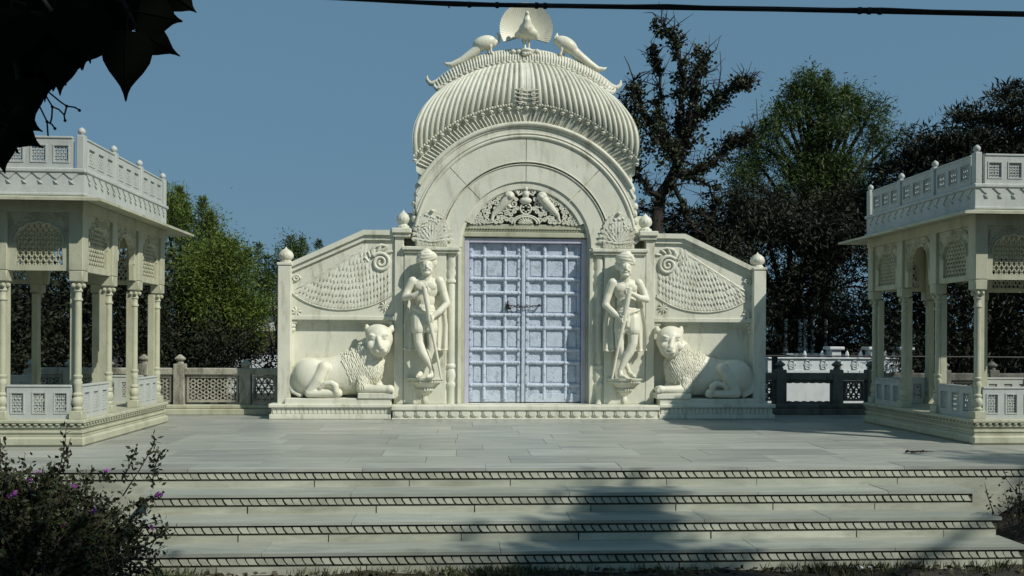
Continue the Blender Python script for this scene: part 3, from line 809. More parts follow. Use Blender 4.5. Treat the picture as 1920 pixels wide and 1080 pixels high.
# ================================================================== LIONS
def lion(mir):
    k = .1574 * S12 * .99
    lx = UX(640, 11.95); loc = (2 * GX - lx if mir else lx, 12.005, ZLION - .014)
    side = 'right' if mir else 'left'
    other = 'half in shadow, ' if mir else 'fully sunlit, '
    t = thing('lion_statue', loc, 'reclining white marble lion %sin the niche on the %s of the door' % (other, side), 'statue', 'lions guarding the gateway')
    T = lambda x, y, d=0.0: Vector(((x - 690) * k * (-1 if mir else 1), -d, (1000 - y) * k + .0))
    b = MB(); Ry = lambda a: Matrix.Rotation(a * (-1 if mir else 1), 3, 'Y')
    # trunk: rump to chest
    key = [(285, 760, .0, 190, .19, 232), (420, 755, .0, 225, .18, 220), (560, 745, 0, 240, .172, 220), (700, 730, 0, 250, .172, 240), (830, 708, .005, 245, .18, 262), (930, 685, .01, 235, .187, 278), (1030, 620, .03, 165, .18, 260), (1012, 520, .03, 155, .17, 200), (1010, 450, .03, 150, .16, 170)]
    for a, c in zip(key[:-1], key[1:]):
        for q in range(5):
            e = [lerp(x, y, q / 5) for x, y in zip(a, c)]; b.ell(T(e[0], e[1], e[2]), (e[3] * k, e[4], e[5] * k), 22, 16)
    b.ell(T(1010, 450, .03), (150 * k, .16, 170 * k), 18, 12)     # neck
    # haunch and hind leg
    b.ell(T(345, 735, .115), (205 * k, .12, 205 * k), 22, 16, Ry(.3))
    b.caps([T(505, 640, .17), T(440, 780, .20), T(350, 915, .20)], [75 * k, 70 * k, 55 * k])
    b.caps([T(340, 935, .20), T(480, 940, .21), T(620, 935, .22)], [58 * k, 50 * k, 48 * k])
    b.ell(T(670, 935, .22), (58 * k, .055, 56 * k), 12, 8)
    for i in range(3): b.ell(T(700, 950, .19 + .03 * i), (28 * k, .016, 30 * k), 8, 6)
    # tail
    b.caps([T(150, 640, .02), T(95, 740, .05), T(90, 830, .07), T(130, 920, .09), T(230, 972, .11)], [34 * k, 32 * k, 30 * k, 29 * k, 27 * k])
    b.caps([T(470, 880, .24), T(530, 825, .25), T(600, 815, .255), T(650, 850, .26), T(655, 910, .26)], [26 * k, 30 * k, 32 * k, 40 * k, 34 * k])
    # fore legs
    b.caps([T(950, 790, .12), T(940, 885, .17), T(1080, 893, .21), T(1240, 890, .235)], [90 * k, 66 * k, 54 * k, 46 * k])
    b.ell(T(1275, 888, .24), (58 * k, .06, 52 * k), 12, 8)
    for i in range(4): b.ell(T(1312, 905, .20 + .027 * i), (24 * k, .015, 30 * k), 8, 6)
    b.caps([T(1090, 820, .0), T(1160, 895, .05), T(1270, 895, .07)], [70 * k, 50 * k, 45 * k])
    # head, turned to the viewer
    b.ell(T(1145, 300, .13), (158 * k, .15, 172 * k), 22, 16)
    b.ell(T(1120, 240, .10), (150 * k, .13, 115 * k), 20, 14)
    b.ell(T(1150, 390, .18), (130 * k, .12, 125 * k), 20, 14)
    b.ell(T(1180, 415, .275), (78 * k, .08, 78 * k), 18, 12)     # muzzle
    b.ell(T(1172, 468, .25), (66 * k, .065, 45 * k), 14, 10)     # chin
    b.caps([T(1135, 280, .262), T(1175, 385, .345)], [24 * k, 32 * k])
    b.ell(T(1190, 412, .355), (34 * k, .022, 20 * k), 10, 8)
    for dx in (-72, 66):
        b.ell(T(1146 + dx, 262, .255), (50 * k, .03, 17 * k), 12, 8, Ry(.35 if dx < 0 else -.35))     # brow
        b.ell(T(1146 + dx, 292, .262), (25 * k, .02, 14 * k), 10, 8)
        b.ell(T(1146 + dx * 1.25, 375, .245), (50 * k, .04, 55 * k), 12, 8)
        b.ell(T(1182 + dx * .55, 440, .325), (34 * k, .03, 30 * k), 10, 8)
    for ex in (990, 1285):
        b.ell(T(ex, 158, .07), (28 * k, .026, 34 * k), 12, 8); b.ell(T(ex + (10 if ex < 1100 else -10), 190, .08), (42 * k, .05, 40 * k), 12, 8)
    o = remesh(b, 'body', 'marble_statue', t, .0085, 6, local=True)
    # mane locks laid on the surface
    vs = [v.co.copy() for v in o.data.vertices]; ps = [tuple(p.vertices) for p in o.data.polygons]
    bvh = BVHTree.FromPolygons(vs, ps)
    poly = [(670, 470), (760, 420), (880, 350), (985, 375), (1035, 470), (1110, 540), (1195, 545), (1185, 700), (1150, 820), (1010, 850), (960, 905), (880, 880), (800, 760), (730, 620)]
    def inpoly(x, y):
        c = False; j = len(poly) - 1
        for i in range(len(poly)):
            if (poly[i][1] > y) != (poly[j][1] > y) and x < (poly[j][0] - poly[i][0]) * (y - poly[i][1]) / (poly[j][1] - poly[i][1]) + poly[i][0]: c = not c
            j = i
        return c
    mb = MB(); row = 0; y = 350
    while y < 910:
        x = 640 + (row % 2) * 12
        while x < 1210:
            if inpoly(x, y):
                p = T(x, y, 3); h, n, _, _ = bvh.ray_cast(p, Vector((0, 1, 0)))
                if h is not None and h.y < .1:
                    a = (x - 980) / 1000 + random.uniform(-.15, .15)
                    f_ = random.uniform(.8, 1.25); h = h + Vector((random.uniform(-.006, .006), 0, random.uniform(-.008, .008)))
                    mb.ell(h - n * .006, (.0125 * f_, .018, .034 * f_), 8, 6, Ry(a + random.uniform(-.12, .12)))
            x += 25
        y += 23; row += 1
    me = mb.mesh('mane'); link('mane', me, 'marble_statue', t, True, None)
    s = MB(); x0, x1 = sorted((T(905, 0).x, T(1325, 0).x))
    s.bbox(x0, x1, -.27, .09, .0, T(0, 935).z, .008); s.build('paw_slab', 'marble', None, smooth=True, angle=30).parent = t
lion(False); lion(True)

# ================================================================== GUARD STATUES
def guard(mir):
    k = .3057 * S12
    lx = UX(740 + 188 * .3057, 11.83); zb = UZ(440 + 880 * .3057, 11.83, 800)
    loc = (2 * GX - lx if mir else lx, 11.80, zb)
    side, fl = ('right', 'facing the left statue') if mir else ('left', 'nearest the left lion')
    t = thing('guard_statue', loc, 'white marble turbaned man leaning on a staff on the console %s of the door' % side, 'statue', 'guard statues beside the door')
    sg = -1 if mir else 1
    T = lambda x, y, d=0.0: Vector(((x - 188) * k * sg, -d, (880 - y) * k))
    Ry = lambda a: Matrix.Rotation(a * sg, 3, 'Y')
    b = MB()
    # torso
    b.ell(T(192, 345, -.01), (73 * k, .09, 68 * k), 20, 14); b.ell(T(191, 308, -.015), (84 * k, .07, 36 * k), 20, 12)
    b.ell(T(186, 410, -.01), (60 * k, .08, 70 * k), 18, 12); b.ell(T(182, 470, -.01), (66 * k, .088, 55 * k), 18, 12); b.ell(T(180, 505, -.01), (68 * k, .09, 50 * k), 18, 12)
    for dx in (-32, 34): b.ell(T(190 + dx, 330, .055), (34 * k, .026, 26 * k), 12, 8)
    b.caps([T(193, 300, -.02), T(195, 255, .0)], [34 * k, 29 * k])
    # head
    b.ell(T(196, 210, .028), (36 * k, .088, 50 * k), 18, 14); b.ell(T(197, 236, .045), (28 * k, .062, 30 * k), 14, 10)
    b.caps([T(197, 200, .108), T(198, 216, .122)], [5.5 * k, 8 * k])
    for dx in (-14, 14):
        b.ell(T(197 + dx, 196, .095), (11 * k, .012, 4 * k), 8, 6, Ry(-.1 if dx > 0 else .1)); b.ell(T(197 + dx, 204, .092), (8 * k, .012, 5 * k), 8, 6)
        b.ell(T(197 + dx * .8, 225, .105), (13 * k, .014, 5 * k), 8, 6, Ry(.35 if dx > 0 else -.35))      # moustache
        b.ell(T(197 + dx * 1.5, 235, .06), (14 * k, .04, 22 * k), 10, 8)
        b.ell(T(197 + dx * 2.6, 212, .0), (7 * k, .03, 14 * k), 8, 6)
    b.ell(T(198, 252, .07), (24 * k, .042, 14 * k), 12, 8); b.ell(T(198, 234, .108), (10 * k, .01, 4 * k), 8, 6)
    # arms
    b.caps([T(112, 300, 0), T(85, 350, .0), T(66, 398, .03), T(118, 390, .11), T(172, 362, .15)], [29 * k, 25 * k, 21 * k, 19 * k, 13 * k])
    b.caps([T(272, 298, 0), T(296, 365, -.01), T(318, 432, .02), T(268, 485, .10), T(222, 522, .14)], [29 * k, 24.5 * k, 20.5 * k, 18.5 * k, 13 * k])
    # hands closed on the staff
    for (hx, hy, hd, a) in ((185, 356, .165, 0.1), (208, 526, .155, -.5)):
        b.ell(T(hx, hy, hd), (17 * k, .032, 14 * k), 12, 8)
        for i in range(4):
            o_ = (i - 1.5) * 8.2
            ll = (1, 1.1, 1.05, .85)[i]
            b.caps([T(hx + 8, hy + o_, hd + .012), T(hx + 20 * ll, hy + o_ + 2, hd + .042), T(hx + 30 * ll, hy + o_ + 3, hd + .028), T(hx + 30 * ll, hy + o_ + 3, hd + .004)], [4.6 * k, 4.4 * k, 4.1 * k, 3.8 * k])
        b.caps([T(hx - 4, hy - 12, hd + .01), T(hx + 6, hy - 22, hd + .035), T(hx + 18, hy - 22, hd + .045)], [5.5 * k, 5 * k, 4.2 * k])
    # legs, crossed at the ankle
    b.caps([T(148, 515, .0), T(150, 590, .045), T(152, 665, .075), T(172, 720, .075), T(205, 775, .085), T(228, 822, .09)], [39 * k, 37 * k, 28 * k, 27 * k, 21 * k, 14 * k])
    b.ell(T(185, 735, .06), (27 * k, .058, 42 * k), 12, 8, Ry(-.5))
    b.caps([T(230, 832, .085), T(228, 862, .11), T(205, 868, .17)], [16 * k, 16 * k, 11 * k]); b.ell(T(232, 862, .075), (17 * k, .04, 18 * k), 10, 8)
    b.caps([T(215, 515, -.01), T(225, 600, .0), T(228, 680, .015), T(205, 760, -.01), T(172, 828, .0)], [38 * k, 34 * k, 27 * k, 24 * k, 14 * k])
    b.caps([T(170, 840, .0), T(158, 858, .05), T(150, 862, .10)], [16 * k, 17 * k, 14 * k])
    for i in range(5):
        b.ell(T(196 + i * 3.2, 872, .18 - .008 * i), (5 * k, .014, 5 * k), 6, 5); b.ell(T(140 + i * 4.5, 868, .125 - .006 * i), (5 * k, .014, 6 * k), 6, 5)
    remesh(b, 'body', 'marble_statue', t, .0062, 2, local=True)
    # turban
    u = MB(); u.ell(T(194, 158, -.005), (54 * k, .092, 42 * k), 22, 14, Ry(.14)); u.ell(T(212, 186, -.035), (46 * k, .085, 42 * k), 18, 12)
    for i in range(5):
        tl = .42 - .13 * i; y0 = 168 - i * 11.5; R_x = (55, 55, 51, 42, 26)[i]; R_y = (.076, .086, .088, .080, .054)[i]
        pts = [T(194 + R_x * math.cos(a), y0 - tl * 34 * math.cos(a) + 7 * math.sin(a) * (1 - i * .6), .0 + R_y * math.sin(a)) for a in np.linspace(-.4, PI + .4, 18)]
        u.tube(pts, [9.5 * k] * 18, 8)
    u.caps([T(150, 175, .05), T(170, 140, .075), T(205, 128, .06), T(236, 146, .03)], [11 * k, 13 * k, 13 * k, 11 * k])
    remesh(u, 'turban', 'marble_statue', t, .008, 1, local=True)
    # loincloth
    c = MB()
    c.ell(T(181, 478, -.01), (71 * k, .097, 22 * k), 20, 10); c.ell(T(180, 520, -.005), (71 * k, .098, 62 * k), 20, 12)
    c.caps([T(148, 520, .012), T(150, 585, .05)], [46 * k, 45 * k]); c.caps([T(214, 520, .0), T(222, 582, .01)], [44 * k, 42 * k])
    for i in range(5): c.caps([T(150 + i * 15, 478, .085), T(165 + i * 9, 545, .09), T(172 + i * 6, 590, .085)], [5 * k, 6 * k, 5 * k])
    c.caps([T(116, 462, .06), T(150, 474, .09), T(186, 488, .10), T(190, 560, .10)], [9 * k, 10 * k, 10 * k, 12 * k])
    remesh(c, 'loincloth', 'marble_statue', t, .008, 2, local=True)
    # cloak hanging behind
    q = MB(); n = 46
    def ck(i, j):
        x = lerp(lerp(112, 60, min(1, j * 1.6)), lerp(272, 322, min(1, j * 1.6)), i); y = lerp(285, 705 + 8 * math.sin(i * 9), j)
        fold = .018 * math.sin(i * 40 + j * 2) * j
        return T(x, y, -.035 - .03 * math.sin(PI * i) + fold)
    q.grid(ck, n, 14); q.grid(lambda i, j: ck(i, j) + Vector((0, .055, 0)), n, 14)
    # close the rim
    e = [ck(i / n, 1) for i in range(n + 1)]; e2 = [p + Vector((0, .055, 0)) for p in e]; q.add(e + e2, [(i, n + 1 + i, n + 2 + i, i + 1) for i in range(n)])
    for s_ in (0, 1):
        e = [ck(s_, j / 14) for j in range(15)]; e2 = [p + Vector((0, .055, 0)) for p in e]; q.add(e + e2, [(i, 15 + i, 16 + i, i + 1) for i in range(14)])
    q.tube([ck(i / n, 1) + Vector((0, 0, .005)) for i in range(n + 1)], 6 * k, 6)
    link('cloak', q.mesh('cloak'), 'marble_statue', t, True, 60)
    # staff, thick at the grip
    s = MB(); s.tube([T(183, 340, .185), T(187, 355, .188), T(205, 450, .178), T(214, 525, .17), T(250, 690, .16), T(286, 878, .17)], [14 * k, 17 * k, 16.5 * k, 14 * k, 9 * k, 6.5 * k], 12)
    s.ell(T(183, 342, .186), 15 * k, 12, 8)
    link('staff', s.mesh('staff'), 'marble_statue', t, True, 60)
guard(False); guard(True)

# ================================================================== PEACOCKS
def peacocks():
    Yp = 12.40; q = lambda zx, zy, d=0.0: U(740 + zx * .2604, zy * .2604, Yp) + Vector((0, -d, 0))
    k = .2604 / 137.3 * 1.035
    base = q(945, 375); t = thing('peacock_statue', base, 'white marble peacock with its tail fanned open on the dome crown', 'statue', 'peacocks on the dome')
    f = MB(); n = 64; c = q(945, 215)
    rimp = []; a0, a1 = R_(-33), R_(213)
    for i in range(n + 1):
        a = lerp(a0, a1, i / n); s_ = 1 + .022 * abs(math.sin(i * PI / 2.0 * .97)); rimp.append((c.x + 188 * k * s_ * math.cos(a), c.z + 182 * k * s_ * math.sin(a)))
    poly = rimp + [(q(860, 262).x, q(860, 262).z), (q(945, 300).x, q(945, 300).z), (q(1035, 270).x, q(1035, 270).z)]
    # dished fan with feather shafts
    def fan(i, j):
        a = lerp(a0, a1, i); s_ = 1 + (.02 * abs(math.sin(i * 42 * PI))) * (j > .97)
        p0 = q(945, 244); x = c.x + 188 * k * s_ * math.cos(a); z = c.z + 182 * k * s_ * math.sin(a)
        return Vector((lerp(p0.x, x, j), Yp + .03 - .10 * j * j + .0025 * abs(math.sin(i * 42 * PI)) * j, lerp(p0.z, z, j)))
    f.grid(fan, 168, 8); g = MB(); g.grid(lambda i, j: fan(i, j) + Vector((0, .03, 0)), 168, 8); g.f = [x[::-1] for x in g.f]; f.add(g.v, g.f)
    e = [fan(i / 168, 1) for i in range(169)]; f.add(e + [p + Vector((0, .03, 0)) for p in e], [(i + 1, i, 169 + i, 170 + i) for i in range(168)])
    f.build('fan_tail', 'marble_statue', t, smooth=True, angle=40)
    b = MB()
    b.ell(q(950, 258, .10), (78 * k, .13, 44 * k), 16, 10); b.ell(q(945, 240, .14), (58 * k, .10, 55 * k), 16, 10)
    b.caps([q(945, 235, .17), q(945, 190, .21), q(944, 152, .22)], [46 * k, 30 * k, 17 * k]); b.ell(q(944, 140, .235), (16 * k, .04, 16 * k), 10, 8)
    b.caps([q(944, 142, .25), q(944, 148, .30)], [8 * k, 3 * k])
    b.caps([q(885, 262, .05), q(925, 262, .1)], [26 * k, 30 * k]); b.caps([q(1010, 270, .05), q(965, 262, .1)], [26 * k, 30 * k])
    for x in (934, 963): b.caps([q(x, 285, .10), q(x, 330, .09), q(x, 372, .10)], [14 * k, 8 * k, 9 * k]); b.ell(q(x, 374, .13), (11 * k, .04, 7 * k), 8, 6)
    b.ell(q(945, 386, .08), (52 * k, .11, 20 * k), 14, 8)
    for z0 in (290, 330): b.caps([q(922, 290, .0), q(940, 345, .02)], [10 * k, 5 * k])
    remesh(b, 'body', 'marble_statue', t, .011, 2)
    def side(pts, label, loc):
        t2 = thing('peacock_statue', loc, label, 'statue', 'peacocks on the dome')
        b = MB(); P = pts
        b.ell(P['body'], P['br'], 18, 12, Matrix.Rotation(P['tilt'], 3, 'Y'))
        b.caps(P['neck'], P['nr']); b.caps(P['beak'], [9 * k, 3 * k]); b.caps(P['crest'], [5 * k, 6 * k])
        b.caps(P['tail'], P['tr'])
        for l in P['legs']: b.caps(l, [13 * k, 9 * k, 11 * k])
        remesh(b, 'body', 'marble_statue', t2, .009, 2)
    side(dict(body=q(645, 312, .02), br=(86 * k, 46 * k, 50 * k), tilt=-.30, neck=[q(705, 312), q(740, 300), q(753, 274), q(740, 246)], nr=[32 * k, 16 * k, 10.5 * k, 10 * k],
              beak=[q(742, 250), q(768, 262)], crest=[q(738, 236), q(742, 246)], tail=[q(600, 350), q(560, 385), q(480, 440), q(410, 468), q(372, 462), q(360, 452)], tr=[38 * k, 34 * k, 27 * k, 21 * k, 13 * k, 5 * k],
              legs=[[q(675, 345, .0), q(672, 372), q(680, 398)], [q(690, 345, .06), q(690, 370, .06), q(698, 392, .06)]]),
         'white marble peacock left of the fanned one, tail trailing down the dome', q(680, 395))
    side(dict(body=q(1235, 326, .02), br=(92 * k, 46 * k, 52 * k), tilt=.52, neck=[q(1180, 305), q(1158, 298), q(1153, 276), q(1166, 254)], nr=[32 * k, 16 * k, 10.5 * k, 10 * k],
              beak=[q(1166, 252), q(1182, 262)], crest=[q(1172, 240), q(1168, 248)], tail=[q(1290, 370), q(1330, 405), q(1400, 460), q(1460, 498), q(1505, 498), q(1525, 488)], tr=[38 * k, 35 * k, 29 * k, 22 * k, 13 * k, 5 * k],
              legs=[[q(1215, 365, .0), q(1218, 390), q(1210, 412)], [q(1200, 360, .06), q(1196, 385, .06), q(1190, 405, .06)]]),
         'white marble peacock right of the fanned one, long tail sloping down right', q(1210, 408))
peacocks()

# ================================================================== PAVILIONS
BX, BY = .72, .76; HX_, HY_ = BX * 1.5, BY * 1.5
def lattice_bars(b, x0, x1, z0, z1, y, th, sp, angles, w=.010):
    """bars of a pierced screen clipped to a rectangle"""
    cx, cz = (x0 + x1) / 2, (z0 + z1) / 2
    for a in angles:
        d = Vector((math.cos(a), math.sin(a))); n = Vector((-d.y, d.x)); ext = (abs(x1 - x0) * abs(n.x) + abs(z1 - z0) * abs(n.y)) / 2
        m_ = int(ext / sp) + 1
        for i in range(-m_, m_ + 1):
            p = Vector((cx, cz)) + n * (i * sp); t0, t1 = -9, 9
            for (pc, dc, lo, hi) in ((p.x, d.x, x0, x1), (p.y, d.y, z0, z1)):
                if abs(dc) < 1e-6:
                    if not lo < pc < hi: t0, t1 = 1, 0
                    continue
                ta, tb = sorted(((lo - pc) / dc, (hi - pc) / dc)); t0, t1 = max(t0, ta), min(t1, tb)
            if t1 - t0 < .01: continue
            A, B = p + d * t0, p + d * t1; hw = n * (w / 2)
            b.prism([(A.x - hw.x, A.y - hw.y), (B.x - hw.x, B.y - hw.y), (B.x + hw.x, B.y + hw.y), (A.x + hw.x, A.y + hw.y)], y, y + th)
def window_panel(wd, z0, z1, nwin, ww, wz0, wz1, th=.04, cap=True):
    """panel centred on x=0, front at y=0, with pierced windows"""
    b = MB(); xs = [lerp(-wd / 2, wd / 2, (i + .5) / nwin) for i in range(nwin)]
    b.box(-wd / 2, wd / 2, 0, th, z0, wz0); b.box(-wd / 2, wd / 2, 0, th, wz1, z1)
    e = [-wd / 2] + [v for x in xs for v in (x - ww / 2, x + ww / 2)] + [wd / 2]
    for i in range(0, len(e), 2): b.box(e[i], e[i + 1], 0, th, wz0, wz1)
    if cap: b.bbox(-wd / 2, wd / 2, -.010, th + .01, z1, z1 + .022, .006)
    for x in xs:
        for fx0, fx1, fz0, fz1 in ((x - ww / 2 - .012, x - ww / 2, wz0 - .012, wz1 + .012), (x + ww / 2, x + ww / 2 + .012, wz0 - .012, wz1 + .012), (x - ww / 2, x + ww / 2, wz0 - .012, wz0), (x - ww / 2, x + ww / 2, wz1, wz1 + .012)):
            b.box(fx0, fx1, -.006, 0, fz0, fz1)
        lattice_bars(b, x - ww / 2, x + ww / 2, wz0, wz1, .010, .016, .030, (R_(58), R_(-58)), .011)
        lattice_bars(b, x - ww / 2, x + ww / 2, wz0, wz1, .014, .012, .050, (0,), .009)
    return b
def cusped(w2, z0, h, n=7, open_=False):
    """half-outline of a cusped arch: list of (x,z) from left spring over the top"""
    pts = []; m_ = 63
    for i in range(m_ + 1):
        a = PI * (1 - i / m_); r = 1 + .075 * abs(math.sin(n * a / 1.0 * .5 * 2)) - .04
        x = w2 * math.cos(a) * min(1.0, r); z = z0 + h * (max(0, math.sin(a)) ** .82) * r
        pts.append((x, z))
    return pts
def arch_panel(wd, z0, z1, w2, s0, spr, h, th, jali, sp=.047):
    """spandrel panel with a cusped opening, optionally filled by a pierced screen"""
    b = MB(); top = cusped(w2, spr, h)
    pts = [(-w2, s0)] + top + [(w2, s0)]
    def outer(p):
        x, z = p
        return p
    # strip between the opening and the rectangle
    def proj(p):
        x, z = p
        if z <= spr + 1e-6 or abs(x) > w2 * .97: return (-wd / 2 if x < 0 else wd / 2, z)
        cx, cz = 0, spr; dx, dz = x - cx, z - cz; t = 1e9
        if abs(dx) > 1e-6: t = min(t, (wd / 2) / abs(dx))
        if dz > 1e-6: t = min(t, (z1 - cz) / dz)
        return (cx + dx * t, min(z1, cz + dz * t))
    outl = [proj(p) for p in pts]
    vs = []
    for (x, z), (X, Z) in zip(pts, outl): vs += [(x, 0, z), (X, 0, Z), (X, th, Z), (x, th, z)]
    fs = []
    for i in range(len(pts) - 1):
        for kx in range(4): fs.append((i * 4 + kx, i * 4 + (kx + 1) % 4, i * 4 + 4 + (kx + 1) % 4, i * 4 + 4 + kx))
    b.add(vs, [f[::-1] for f in fs])
    # corners left open by the radial projection
    for sg in (-1, 1):
        ang = [(abs(X), Z) for (X, Z) in outl]
        b.prism([(sg * wd / 2, z1 - .14), (sg * wd / 2, z1), (sg * (wd / 2 - .16), z1)], .004, th - .004)
    if s0 > z0: b.box(-wd / 2, wd / 2, 0, th, z0, s0)
    b.tube([(x * 1.045, -.003, spr + (z - spr) * 1.06) for x, z in top], .011, 6)
    b.tube([(x * 1.16, -.002, spr + (z - spr) * 1.2) for x, z in top if abs(x * 1.16) < wd / 2], .006, 5)
    if jali:
        lattice_bars(b, -w2 - .01, w2 + .01, s0 - .005, spr + h * 1.03, th * .45, .014, sp, (R_(58), R_(-58)), .0112)
        pass
    # floral carving in the spandrels
    rr = random.Random(3)
    for i in range(60):
        sg = rr.choice((-1, 1)); x = sg * rr.uniform(.02, wd / 2 - .03); z = rr.uniform(spr + h * .3, z1 - .03)
        if (x / (w2 * 1.2)) ** 2 + ((z - spr) / (h * 1.25)) ** 2 < 1: continue
        b.tube(spiral(x, z, -.004, rr.uniform(.016, .032), 1.1, rr.uniform(0, 6), rr.choice((-1, 1)), 10), .0065, 4)
        a = rr.uniform(0, 6); b.leafplate((x, .002, z), (math.cos(a), 0, math.sin(a)), (-math.sin(a), 0, math.cos(a)), (0, -1, 0), .05, .022, .012)
    return b
def column_mb():
    b = MB()
    b.bbox(-.062, .062, -.062, .062, .26, .345, .006)
    pr = [(.050, .345), (.058, .355), (.058, .37), (.040, .385), (.056, .41), (.062, .435), (.056, .465), (.040, .485), (.052, .495), (.052, .51), (.036, .525), (.044, .60), (.050, .625), (.042, .64),
          (.040, .66), (.050, .672), (.050, .688), (.038, .70), (.037, 1.35), (.036, 1.42), (.048, 1.43), (.048, 1.445), (.036, 1.46), (.036, 1.51), (.047, 1.52), (.047, 1.535), (.038, 1.55), (.055, 1.60), (.06, 1.615)]
    pr = [(r_ * .88, z_) for r_, z_ in pr]; b.lathe(pr, 0, 0, 14)
    for i in range(6):
        a = 2 * PI * i / 6; b.ell((.055 * math.cos(a), .055 * math.sin(a), 1.575), (.02, .02, .024), 6, 5)
    b.bbox(-.066, .066, -.066, .066, 1.612, 1.72, .008)
    return b
def pavilion():
    t = bpy.data.objects.new('pavilion', None); col.objects.link(t); t.location = (0, 0, 0)
    ex, ey = HX_ + .09, HY_ + .09
    p = MB()
    for (o_, z0, z1, bv) in ((.02, 0, .095, .02), (-.012, .095, .125, .004), (.0, .125, .155, .012), (-.022, .155, .18, .004), (-.004, .18, .205, .01), (.02, .225, .262, .008)):
        p.bbox(-ex - o_, ex + o_, -ey - o_, ey + o_, z0, z1, bv)
    p.box(-ex + .03, ex - .03, -ey + .03, ey - .03, .2, .23)
    for (n, half, sd) in ((34, ex, 0), (36, ey, 1)):
        for i in range(n):
            c = lerp(-half, half, (i + .5) / n); w_ = half / n * .8
            for s_ in (-1, 1):
                if sd == 0: p.ell((c, s_ * (ey + .002), .215), (w_, .014, .012), 6, 4)
                else: p.ell((s_ * (ex + .002), c, .215), (.014, w_, .012), 6, 4)
    p.build('plinth', 'marble_yellow', t, smooth=True, angle=35)
    cm = column_mb().mesh('column')
    grid_pts = []
    for i in range(4):
        for j in range(4):
            if i in (0, 3) or j in (0, 3): grid_pts.append((-HX_ + BX * i, -HY_ + BY * j))
    for i, (x, y) in enumerate(grid_pts):
        o = link('column', cm, 'marble_yellow', t, True, 40) if i == 0 else bpy.data.objects.new('column', cm)
        if i: col.objects.link(o); o.parent = t
        o.location = (x, y, 0)
        # flat pier behind the round shaft and the pier above the capital
    q = MB()
    for x, y in grid_pts:
        dx, dy = (-.05 * (1 if x > 0 else -1) if abs(x) > HX_ - .01 else 0), (-.05 * (1 if y > 0 else -1) if abs(y) > HY_ - .01 else 0)
        cxx, cyy = x + dx, y + dy
        q.box(cxx - .034, cxx + .034, cyy - .034, cyy + .034, .262, 1.60); 
        q.bbox(x - .068, x + .068, y - .068, y + .068, 1.72, 2.395, .006)
    q.build('pier', 'marble_yellow', t, smooth=True, angle=30)
    # beams, ceiling, eave
    r = MB(); ax, ay = HX_ + .075, HY_ + .075
    for (z0, z1, o_) in ((2.29, 2.40, 0),):
        r.box(-ax, ax, -ay, -ay + .13, z0, z1); r.box(-ax, ax, ay - .13, ay, z0, z1); r.box(-ax, -ax + .13, -ay + .13, ay - .13, z0, z1); r.box(ax - .13, ax, -ay + .13, ay - .13, z0, z1)
    r.box(-ax + .13, ax - .13, -ay + .13, ay - .13, 2.36, 2.398)
    r.build('beam', 'marble_yellow', t)
    e = MB(); ov = .27
    A = [(-ax - .01, -ay - .01), (ax + .01, -ay - .01), (ax + .01, ay + .01), (-ax - .01, ay + .01)]; B = [(-ax - ov, -ay - ov), (ax + ov, -ay - ov), (ax + ov, ay + ov), (-ax - ov, ay + ov)]
    vs = [(x, y, 2.405) for x, y in A] + [(x, y, 2.365) for x, y in B] + [(x, y, 2.445) for x, y in A] + [(x, y, 2.392) for x, y in B]
    fs = []
    for i in range(4):
        j = (i + 1) % 4; fs += [(i, 4 + i, 4 + j, j)[::-1], (8 + i, 8 + j, 12 + j, 12 + i)[::-1], (4 + i, 12 + i, 12 + j, 4 + j)[::-1]]
    e.add(vs, fs); e.box(-ax, ax, -ay, ay, 2.402, 2.43)
    e.build('eave', 'marble_yellow', t)
    # frieze with notched lozenges
    f = MB(); fx, fy = ax + .005, ay + .005
    f.box(-fx, fx, -fy, fy, 2.43, 2.69); f.bbox(-fx - .02, fx + .02, -fy - .02, fy + .02, 2.445, 2.475, .008); f.bbox(-fx - .022, fx + .022, -fy - .022, fy + .022, 2.672, 2.715, .01)
    for (n, half, sd) in ((15, fx, 0), (15, fy, 1)):
        for i in range(n):
            c = lerp(-half + .04, half - .04, (i + .5) / n); w_ = half / n * .95
            poly = [(c - w_ * .9, 2.668), (c - w_ * .35, 2.628), (c + w_ * .1, 2.61), (c + w_ * .95, 2.668)]
            m1 = MB(); m1.prism(poly, -fy - .010, -fy)
            m1.tube([(c - w_ * .35, -fy - .003, 2.60), (c, -fy - .010, 2.58), (c + w_ * .3, -fy - .003, 2.562)], [.003, .009, .003], 5)
            for s_ in (0, 1, 2, 3):
                if (s_ % 2) != sd: continue
                Rm = Matrix.Rotation(s_ * PI / 2, 3, 'Z')
                off = Vector((0, 0, 0))
                v2 = []
                for v in m1.v:
                    vv = Vector(v)
                    if sd: vv.y += fy - fx
                    v2.append(Rm @ vv)
                f.add(v2, m1.f)
    f.build('frieze', 'marble_pale', t, smooth=True, angle=30)
    ro = MB(); ro.box(-fx + .02, fx - .02, -fy + .02, fy - .02, 2.69, 2.72); ro.build('roof', 'marble_pale', t)
    # panels: meshes shared along each side
    def place(me, name, m_, x, y, rot):
        o = bpy.data.objects.new(name, me); col.objects.link(o); o.parent = t; o.location = (x, y, 0); o.rotation_euler = (0, 0, rot)
        if not me.materials: me.materials.append(M[m_])
        return o
